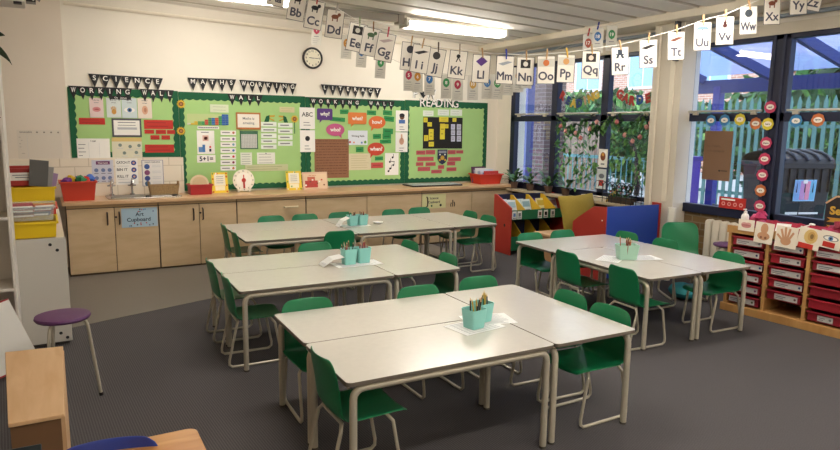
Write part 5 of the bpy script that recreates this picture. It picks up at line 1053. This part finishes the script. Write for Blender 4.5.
# ------------------------------------------------------------------ stools, bean bag
def stool(x, y, label, rz=0.):
    t = thing('stool', label, 'stool', (x, y, 0), rz, 'purple-topped stools'); q = MB(); q.lathe([(.10, .523), (.148, .525), (.156, .537), (.152, .55), (.12, .554), (0.001, .550)], M('5E2F62', .45, spec=.5), 32); q.build('seat', t)
    for k in range(3):
        a = .25+2*PI*k/3; c, s_ = math.cos(a), math.sin(a); q = MB(); q.tube([(.04*c, .04*s_, .515), (.10*c, .10*s_, .515), (.125*c, .125*s_, .495), (.135*c, .135*s_, .46), (.185*c, .185*s_, .0)], .0105, STEEL, 8); q.lathe([(.013, 0), (.013, .02)], BLACK, 8, .185*c, .185*s_); q.build('leg', t)
stool(.035, 4.41, 'purple round stool with grey legs at the end of the grey cabinet', -.35); stool(6.19, 4.14, 'purple round stool between the radiator and the beech tray unit', .5)
mb = MB(); mb.blob((0, 0, .08), (.19, .145, .08), M('2E8A94', .8, noise=.1, nscale=6), 16, 10, .03)
tag(mb.build('bean_bag', mat=LR(5.66, 4.25, 0, -H2-.55)), 'flat teal bean bag on the floor under the larger green chair', 'bean bag')

# ------------------------------------------------------------------ the left edge of the room
t = thing('storage_cabinet', 'pale grey end of a low cabinet topped with yellow and red trays', 'cabinet', (-.25, 5.56, 0)); gc = M('C4BFB5', .5)
q = MB(); q.box(-.55, .352, 0, .022, .03, .85, gc); q.build('end_panel', t, smooth=0, bevel=.003); q = MB(); q.box(-.55, .345, .022, 2.2, .03, .84, M('D8CDBC', .6)); q.build('cabinet_body', t, smooth=0)
q = MB()
for x, z in ((.245, .80), (.29, .755), (.275, .10), (.318, .06)): q.T = Matrix.Translation((x, 0, z)) @ Matrix.Rotation(PI/2, 4, 'X'); q.disc(0, 0, .012, 0, .004, BLACK, 12)
q.build('bolt', t)
q = MB(); q.box(-.5, .33, .05, 2.15, 0, .03, M('4A453F', .7)); q.build('plinth', t, smooth=0)
CT = .85
tub('storage_tray', 'yellow tray at the front of the grey cabinet, under the clear tray', 'tray', -.10, 5.80, CT, .30, .42, .125, YTUB, taper=.93)
tub('storage_tray', 'clear plastic tray of books on top of the front yellow tray', 'tray', -.11, 5.81, CT+.128, .30, .40, .11, CLEARPLASTIC, taper=.95)
for k, (c, nm, x, y, z, rz) in enumerate((('9C4A4A', 'dusty red', -.17, 5.78, .03, .1), ('3A4A7A', 'dark blue', -.06, 5.80, .03, -.2), ('B5655A', 'salmon', -.16, 5.80, .055, -.15), ('5A4A8A', 'violet', -.05, 5.84, .055, .2), ('B04A56', 'rose', -.17, 5.80, .08, .05), ('C97A4A', 'orange', -.03, 5.77, .08, .4))):
    q = MB(); q.box(-.07, .07, -.05 if x > -.1 else -.10, .05 if x > -.1 else .10, 0, .018, M(c, .5)); q.box(-.065, .065, -.0505 if x > -.1 else -.1005, -.04, .003, .015, PAPER); tag(q.build('exercise_book', mat=LR(x, y, CT+.128+z*1.35-.015, rz*.5), smooth=0), '%s book in the clear tray on the grey cabinet' % nm, 'book', 'books in the clear tray')
tub('storage_tray', 'red tray at the bottom of the rear stack on the grey cabinet', 'tray', -.10, 6.45, CT, .32, .42, .16, RTUB, taper=.95)
tub('storage_tray', 'yellow tray in the middle of the rear stack on the grey cabinet', 'tray', -.10, 6.45, CT+.162, .32, .42, .17, YTUB, taper=.95)
tub('storage_tray', 'red tray with a white label, topmost of the rear stack', 'tray', -.16, 6.52, CT+.334, .32, .40, .15, M('A8352E', .45), taper=.95, lab=GREYTXT)
for k, (c, nm) in enumerate((('6A6A68', 'dark grey'), ('9A9A98', 'grey'), ('A58AB0', 'lilac'))):
    q = MB(); q.box(-.004, .004, -.07, .07, 0, .22-.05*k, M(c, .5)); tag(q.build('plastic_wallet', mat=LR(-.06+.03*k, 6.27, CT+.335, 1.35) @ Matrix.Rotation(.1+.06*k, 4, 'X'), smooth=0), '%s plastic wallet standing between the tray stacks' % nm, 'wallet')
q = MB(); 
t = thing('tall_shelving', 'tall white shelving unit at the left edge, its end panel showing', 'shelving', (-.225, 5.2, 0)); wp = M('D9D2C8', .5)
q = MB(); q.box(-.02, 0, 0, .36, 0, 2.2, wp); q.build('end_panel', t, smooth=0, bevel=.003); q = MB(); q.box(-1.0, -.98, 0, .36, 0, 2.2, wp); q.build('end_panel', t, smooth=0); q = MB(); q.box(-.98, -.02, .34, .36, 0, 2.2, wp); q.build('back_panel', t, smooth=0)
for z in (.05, .55, 1.05, 1.72, 2.18): q = MB(); q.box(-.98, -.02, 0, .34, z, z+.02, wp); q.build('shelf', t, smooth=0)
q = MB(); q.box(-.3, -.02, -.09, .25, 1.738, 1.765, M('C99A8E', .6)); q.box(-.3, -.0, -.10, .25, 1.74, 1.745, M('6A3A36', .6)); tag(q.build('pink_folder', mat=LR(-.235, 5.2, .003), smooth=0), 'pink folder sticking out of the tall white shelving', 'folder')
t = thing('spider_plant', 'long dark drooping plant leaves at the top of the tall white shelving', 'plant', (-.42, 5.36, 2.2)); q = MB(); q.lathe([(.06, 0), (.08, .13), (.07, .13)], M('8A5A42', .7), 14); q.build('plant_pot', t)
q = MB()
def blade(q, pts, w, mat):
    P_ = [Vector(p) for p in pts]; n_ = 8; vs = []
    for i in range(n_+1):
        u = i/n_; c = P_[0]*(1-u)**2+P_[1]*(2*u*(1-u))+P_[2]*u*u; k = w*(.35+1.3*u*(1-u)*2)*(1-u**4)/2+.0015
        vs += [tuple(c+Vector((.2*k, k*.5, k))), tuple(c+Vector((0, .004, 0))), tuple(c-Vector((.2*k, -k*.5, k)))]
    q.add(vs, [(i*3+j, i*3+j+1, i*3+j+4, i*3+j+3) for i in range(n_) for j in range(2)], mat)
dl = M('2E3F28', .5); o_ = Vector((-.42, 5.36, 2.2))
for px, py, mx, my in ((12, 65, 4, 50), (5, 35.5, -4, 35), (-14, 70, -8, 48), (-30, 60, -22, 40)):
    blade(q, [(0, 0, .12), onY(mx, my-3, 5.30)-o_, onY(px, py, 5.27)-o_], .055, dl)
for k in range(7): a = PI*.6+k*.5; blade(q, [(0, 0, .12), (.14*math.cos(a), .12*math.sin(a)-.03, .36), (.28*math.cos(a), .2*math.sin(a)-.05, .2)], .045, dl)
q.build('foliage', t, smooth=0)
A_, B_ = onY(8, 298, 5.14), onY(37, 352, 4.98); vv = (A_-B_).normalized(); nn = Vector((.25, -1, .25)); uu = vv.cross(nn).normalized()
t = thing('whiteboard', 'small whiteboard with a red edge leaning beside the grey cabinet', 'whiteboard', mat=frame_on(B_, uu, vv)); L_ = (A_-B_).length
q = MB(); q.rect(-.42, 0, -.06, L_, -.015, 0, M('A82E34', .5)); q.build('board_frame', t, smooth=0, bevel=.004)
q = MB(); q.rect(-.40, -.002, -.05, L_-.012, 0, .004, M('DEDCD6', .3)); q.build('board_face', t, smooth=0)
BZ = .55; c4 = [onZ(a, b, BZ) for a, b in ((5, 352), (63, 346), (64, 414), (8, 424))]
t = thing('low_cupboard', 'pale wooden low cupboard at the left edge with a brown front', 'cupboard', (0, 0, 0))
q = MB(); pl = [(c4[3].x, c4[3].y), (c4[2].x, c4[2].y), (c4[1].x, c4[1].y), (c4[0].x, c4[0].y)]; q.prism(pl, BZ-.018, BZ, PLY); q.build('cupboard_top', t, smooth=0, bevel=.003)
q = MB(); q.prism([(pl[0][0]+.005, pl[0][1]+.012), (pl[1][0]-.012, pl[1][1]+.012), (pl[2][0]-.012, pl[2][1]-.01), (pl[3][0]+.005, pl[3][1]-.01)], 0, BZ-.018, M('7A5A3E', .6)); q.build('cupboard_body', t, smooth=0)
q = MB(); q.prism([(pl[1][0]-.012, pl[1][1]+.02), (pl[1][0]+.003, pl[1][1]+.02), (pl[2][0]+.003, pl[2][1]-.02), (pl[2][0]-.012, pl[2][1]-.02)], .0, BZ-.019, PLY); q.build('side_panel', t, smooth=0)
# wooden table corner with blue chairs
a, b = onZ(188, 429.5, .6), onZ(60, 456, .6)
t = thing('wooden_table', 'honey-coloured wooden table whose corner shows at the bottom edge', 'table', (a.x+.02, a.y+.02, 0), -.0)
dirx = Vector((a.x-b.x, a.y-b.y, 0)).normalized(); ang = math.atan2(dirx.y, dirx.x); t.matrix_world = LR(a.x+.03, a.y+.01, 0, ang)
q = MB(); q.prism(rrect(1.1, .6, .035, 5, -.55, -.3), .575, .6, OAK); q.build('tabletop', t, bevel=.004)
for x in (-1.03, -.07):
    for y in (-.53, -.07): q = MB(); q.tube([(x, y, 0), (x, y, .575)], .02, STEEL, 10); q.build('leg', t)
BLU = M('2B4096', .4, spec=.5)
bc = make_chair(BLU); tag(bc, 'blue chair tucked under the wooden table, only its back edge showing', 'chair'); bc['category'] = 'chair'
p = onZ(108, 433, .645); bc.matrix_world = LR(p.x-.03, p.y-.25, -.012, -H2-.12)
c2 = dup(bc, LR(-.50, 3.55, 0, -.2) @ Matrix.Scale(1.0, 4), 'dark blue chair at the very left edge beside the low cupboard')
t = thing('laptop', 'dark laptop on the wooden table, the top of its screen showing', 'laptop', mat=LR(-.235, 2.10, .6, -.05)); q = MB(); q.box(-.17, .17, -.24, 0, .001, .018, M('26282C', .4)); q.build('laptop_base', t, smooth=0, bevel=.003)
q = MB(); q.box(-.17, .17, 0, .012, .0, .155, M('1E2A2E', .4)); q.build('laptop_screen', t, mat=LR(0, 0, .016) @ Matrix.Rotation(-.3, 4, 'X'), smooth=0, bevel=.003)
p = atD(22, 2, 4.6); t = thing('projector', 'white projector with a black cable hung from the ceiling at the left', 'projector', (p.x, p.y, p.z))
q = MB(); q.box(-.30, .02, -.15, .15, -.025, .08, M('CFCBC2', .4)); q.build('projector_body', t, smooth=0, bevel=.01); q = MB(); q.box(-.05, .0, -.152, -.10, -.035, -.02, BLACK); q.box(.025, .085, -.12, .0, -.01, .10, M('1C1A1A', .3)); q.tube([(.09, -.1, .02), (.105, -.1, 0), (.12, -.1, .03), (.10, -.1, .06)], .006, GREYTXT, 6); q.build('lens_mount', t)
q = MB(); q.tube([(.06, -.122, .08), (.045, -.124, .03), (.075, -.124, .0)], .008, WHITE, 6); q.build('cable', t)
q = MB(); q.tube([(-.12, 0, .08), (-.12, 0, zc(0)-p.z)], .025, M('BDB8AE', .4), 10); q.build('ceiling_pole', t)

# ------------------------------------------------------------------ the alphabet line and the number line
VH = Vector((-math.sin(YAW), -math.cos(YAW), 0))             # from the cards towards the room
def hang(px, py, d, yaw=0.): 
    p = atD(px, py, d); n = Matrix.Rotation(yaw, 3, 'Z') @ VH; u = Vector((0, 0, 1)).cross(n); return p, frame_on(p, u, (0, 0, 1))
def pic(kind, c):
    m = M(c, .6); m2 = M('2A2624', .6)
    def f(q, w, h):
        y = h*.25; w, h = w*1.25, h*1.1
        if kind == 'round': q.disc(0, y, w*.17, 0, .001, m, 16)
        elif kind == 'diamond': q.prism([(-.25*w, y), (0, y-.2*w), (.27*w, y+.03*w), (.02*w, y+.23*w)], 0, .001, m)
        elif kind == 'photo': q.rect(-.22*w, .22*w, y-.13*h, y+.14*h, 0, .001, m2); q.disc(0, y, .11*w, .001, .002, m, 12)
        elif kind == 'wide': q.rect(-.36*w, .36*w, y-.12*h, y+.13*h, 0, .001, M('C9C5B8', .6)); q.disc(0, y, .14*w, .001, .002, m, 14)
        elif kind == 'long': q.prism([(-.32*w, y-.05*w), (-.1*w, y-.12*w), (.34*w, y+.05*w), (.1*w, y+.08*w)], 0, .001, m)
        elif kind == 'animal': q.disc(-.02*w, y, .17*w, 0, .001, m, 12, .1*w); q.disc(.16*w, y+.1*w, .08*w, 0, .001, m, 10); q.rect(-.14*w, -.09*w, y-.2*w, y, 0, .001, m); q.rect(.07*w, .12*w, y-.2*w, y, 0, .001, m)
        elif kind == 'tall': q.disc(0, y-.06*h, .10*w, 0, .001, m, 12); q.rect(-.03*w, .03*w, y-.06*h, y+.14*h, 0, .001, m); q.disc(0, y+.03*h, .07*w, 0, .001, m, 10)
        elif kind == 'arc': q.prism([(.3*w*math.cos(a), y-.02*h+.16*w*math.sin(a)) for a in [PI*k/8 for k in range(9)]], 0, .001, m); q.rect(-.01*w, .01*w, y-.12*h, y, 0, .001, m2)
        elif kind == 'keys': q.disc(0, y+.06*w, .09*w, 0, .001, m, 10); q.prism([(-.1*w, y-.2*w), (-.05*w, y-.2*w), (.02*w, y), (-.03*w, y)], 0, .001, m); q.prism([(.1*w, y-.18*w), (.14*w, y-.16*w), (.03*w, y), (-.01*w, y)], 0, .001, m)
        elif kind == 'robot': q.rect(-.1*w, .1*w, y, y+.14*h, 0, .001, m); q.rect(-.18*w, .18*w, y-.04*h, y, 0, .001, m); q.prism([(-.2*w, y-.14*h), (-.08*w, y-.14*h), (0, y), (.08*w, y-.14*h), (.2*w, y-.14*h), (.08*w, y+.02*h), (-.08*w, y+.02*h)], 0, .001, m)
    return f
INK = M('4A4A58', .6)
cards = [('Aa', 277, -8, 14, 'round', 'B03A2E', 'red apple'), ('Bb', 297, 6.5, 13, 'animal', '2A2624', 'dark animal'), ('Cc', 314.3, 15, 13, 'animal', '1E1C1C', 'black animal'), ('Dd', 334.7, 24, 9, 'animal', '7A4A32', 'brown dog'), ('Ee', 356.5, 37.5, 13, 'photo', 'C9C5B8', 'dark framed picture'), ('Ff', 370.2, 42, 13, 'animal', '4E6A46', 'green animal'), ('Gg', 385, 47.5, 13, 'long', 'B9A6A0', 'pale picture'), ('Hh', 409.8, 56.5, 6, 'round', '3A3A42', 'dark round picture'), ('Ii', 420.2, 59, 10, 'long', '2A2A2A', 'black lizard'), ('Jj', 435.4, 62.7, 11, 'round', '3A3632', 'dark jug'), ('Kk', 457.5, 64.7, 7, 'keys', '1E1C1C', 'black keys'), ('Ll', 481, 68.8, 3, 'diamond', '5E3A86', 'purple diamond'), ('Mm', 504.8, 70, 2, 'long', '9AA0A6', 'pale grey picture'), ('Nn', 525.2, 71.2, 1, 'photo', 'D9D2C8', 'dark photograph'), ('Oo', 546, 70, -1, 'wide', 'C9703A', 'orange fruit'), ('Pp', 565.7, 68.6, 1, 'wide', 'C9955A', 'tan picture'), ('Qq', 590.7, 65, 0, 'photo', 'D9C2B0', 'brown portrait'), ('Rr', 620, 61, -5, 'robot', '2E3A4A', 'dark robot'), ('Ss', 648.2, 53.8, -4, 'long', '1E1C1C', 'black bird'), ('Tt', 676, 46, -4, 'long', '6A3A2A', 'brown feather'), ('Uu', 702.3, 36.4, -3, 'arc', '6A8290', 'grey-blue umbrella'), ('Vv', 724.7, 30.8, -3, 'tall', '4A1E1A', 'dark red violin'), ('Ww', 748.3, 20.4, -4, 'round', '3A4048', 'dark watch'), ('Xx', 772, 10.5, -4, 'animal', '8A4A2E', 'brown fox'), ('Yy', 798.5, .5, -5, 'round', 'C9B24A', 'yellow round picture'), ('Zz', 814, -3.5, 12, 'long', '2A2A2A', 'black striped picture')]
PEG = {'Cc': 'B5342E', 'Ee': '8FA07A', 'Gg': 'B5344A', 'Mm': '2A3A9A', 'Dd': 'B9B4A8', 'Kk': '9A8A76', 'Pp': 'C9A23A', 'Jj': '5A4A3A', 'Ff': '7A5A3A'}
CW_, CHt = .184, .285; knots = []
for i, (s, px, py, ro, k, c, what) in enumerate(cards):
    d = 6.35-.6*i/25+(.03 if i % 2 else 0); q = MB(); p, m = hang(px, py, d, random.uniform(-.12, .12)); w, h = CW_*d/6.65, CHt*d/6.65
    q.rect(-w/2, w/2, -h/2, h/2, 0, .0018, M('55524C', .6)); q.rect(-w/2+.005, w/2-.005, -h/2+.005, h/2-.005, .0018, .0024, M('E6DFD2', .45, coat=.3)); q.T = Matrix.Translation((0, 0, .0025)); pic(k, c)(q, w, h)
    for k_, (dx, dy) in enumerate(((-.003, 0), (.003, 0), (0, .003), (0, -.003))): q.text(s[0]+(' ' if s in ('Ii',) else '')+s[1], dx, -h*.21+dy, h*.28, .0008+.0001*k_, INK, .0, w*.84)
    m = m @ Matrix.Rotation(-math.radians(ro)*.85, 4, 'Z'); o = q.build('alphabet_card', mat=m, smooth=0); tag(o, 'white alphabet card %s with a %s, pegged on the line' % (s, what), 'alphabet card', 'alphabet cards on the line')
    top = m @ Vector((0, h/2, .001)); knots.append(top+Vector((0, 0, .018)))
    q = MB(); pc = M(PEG.get(s, 'B89468'), .6)
    for sg in (-1, 1): q.prism([(-.0045, -.035), (.0045, -.035), (.0055, .04), (-.0055, .04)], sg*.004-.0035, sg*.004+.0035, pc)
    q.tube([(-.007, .0, 0), (.007, 0, 0)], .005, STEEL, 6); o = q.build('clothes_peg', mat=m @ Matrix.Translation((.004, h/2+.012, .001)) @ Matrix.Rotation(random.uniform(-.1, .2), 4, 'Z') @ Matrix.Scale(1.25, 4), smooth=0); tag(o, 'small clothes peg holding the %s card' % s, 'peg', 'clothes pegs on the alphabet line')
a = knots[0]+Vector((-.9, .3, .28)); a.z = min(a.z, zc(a.x)-.02); b = Vector((6.07, knots[-1].y-.12, knots[-1].z+.05))
q = MB(); q.tube([a]+knots+[b], .0035, WHITE, 5); tag(q.build('card_line', smooth=60), 'white string carrying the alphabet cards across the room', 'string')
nums = [('1', 316.6, 33.5, 'B8324E'), ('2', 346.5, 47, 'C98A3A'), ('3', 361.5, 55.5, '3A74B0'), ('4', 380.5, 66.5, '3F9A55'), ('5', 408.7, 79, 'B8324E'), ('6', 417.6, 80.5, 'C98A2E'), ('7', 429.5, 83, '2F6FB0'), ('8', 446.2, 86.5, '3A8F55'), ('9', 457.6, 88.5, 'B8324E'), ('10', 472.8, 88, 'CFA24A'), ('11', 487.2, 86.5, '4A7FB8'), ('12', 497.3, 87, '3F9A55'), ('13', 508, 83, 'B8324E'), ('14', 518.6, 80, 'C98A2E'), ('15', 526.5, 76, '2F6FB0'), ('17', 588, 47, 'B5543E'), ('18', 597.5, 40.5, '2F6FB0'), ('19', 611.5, 38.5, '3A8F55')]
kn_ = []
for i, (s, px, py, c) in enumerate(nums):
    d = 8.0-.55*i/17; p, m = hang(px, py, d, random.uniform(-.1, .1)); q = MB(); w, h = .128, .285
    q.rect(-w/2, w/2, -h/2, h/2, 0, .0018, M('D6D2C6', .5, coat=.3)); q.T = Matrix.Translation((0, 0, .0019)); q.disc(0, h*.16, .04, 0, .001, M(c, .5), 16, .052); q.prism([(-.01, h*.16-.055), (.01, h*.16-.055), (0, h*.16-.045)], 0, .001, M(c, .5)); q.text(s, 0, h*.16, .04, .0015, WHITE, .02, .05)
    q.rect(-.03, .03, -h*.14, -h*.115, 0, .001, GREYTXT)
    for r in range(3): q.rect(-.042, .042-.015*r, -h*(.24+.08*r), -h*(.222+.08*r), 0, .001, M('A9A6A0', .6))
    m = m @ Matrix.Rotation(-.06 if i < 4 else 0, 4, 'Z'); o = q.build('number_card', mat=m, smooth=0); tag(o, 'number card %s with a coloured balloon, hanging behind the alphabet cards' % s, 'number card', 'balloon number cards'); kn_.append(m @ Vector((0, h/2+.004, .001)))
a = kn_[0]+Vector((-.7, .3, .25)); a.z = min(a.z, zc(a.x)-.02); b = kn_[-1]+Vector((.4, -.45, .12)); b.x = min(b.x, 6.06)
q = MB(); q.tube([a]+kn_+[b], .0025, M('C9C4B8', .6), 5); tag(q.build('card_line', smooth=60), 'thin string carrying the balloon number cards behind the alphabet line', 'string')
for px, py, c, s in ((597.5, 31, '2A3A9A', '18'), (588, 38, 'B5342E', '17')):
    i = [n_[0] for n_ in nums].index(s); q = MB(); q.cbox(0, 0, 0, .014, .012, .09, M(c, .5)); q.tube([(-.01, 0, 0), (.01, 0, 0)], .007, STEEL, 6); tag(q.build('clothes_peg', mat=Matrix.Translation(kn_[i]+Vector((0, 0, .02))) @ Matrix.Rotation(.25, 4, 'Y'), smooth=0), '%s peg holding the number card %s' % ('blue' if s == '18' else 'red', s), 'peg', 'pegs on the number line')

# ------------------------------------------------------------------ daylight, camera, picture settings
w = bpy.data.worlds.new('World'); bpy.context.scene.world = w; w.use_nodes = True; nt = w.node_tree; bg = nt.nodes['Background']
bg.inputs[0].default_value = (.74, .86, 1.0, 1); bg.inputs[1].default_value = 1.05
cam = bpy.data.cameras.new('Camera'); co = bpy.data.objects.new('Camera', cam); C.objects.link(co)
cam.sensor_fit = 'HORIZONTAL'; cam.sensor_width = 36; cam.lens = F/840*36; cam.clip_end = 200; cam.clip_start = .05
m = Matrix((RR, UU, -fw)).transposed().to_4x4(); m.translation = EYEP; co.matrix_world = m
sc = bpy.context.scene; sc.camera = co
sc.view_settings.view_transform = 'Standard'; sc.view_settings.look = 'None'; sc.view_settings.exposure = 2.05; sc.view_settings.gamma = 1; sc.view_settings.use_curve_mapping = False
sc.cycles.use_denoising = True; sc.cycles.max_bounces = 8; sc.cycles.transparent_max_bounces = 12; sc.cycles.sample_clamp_indirect = 8
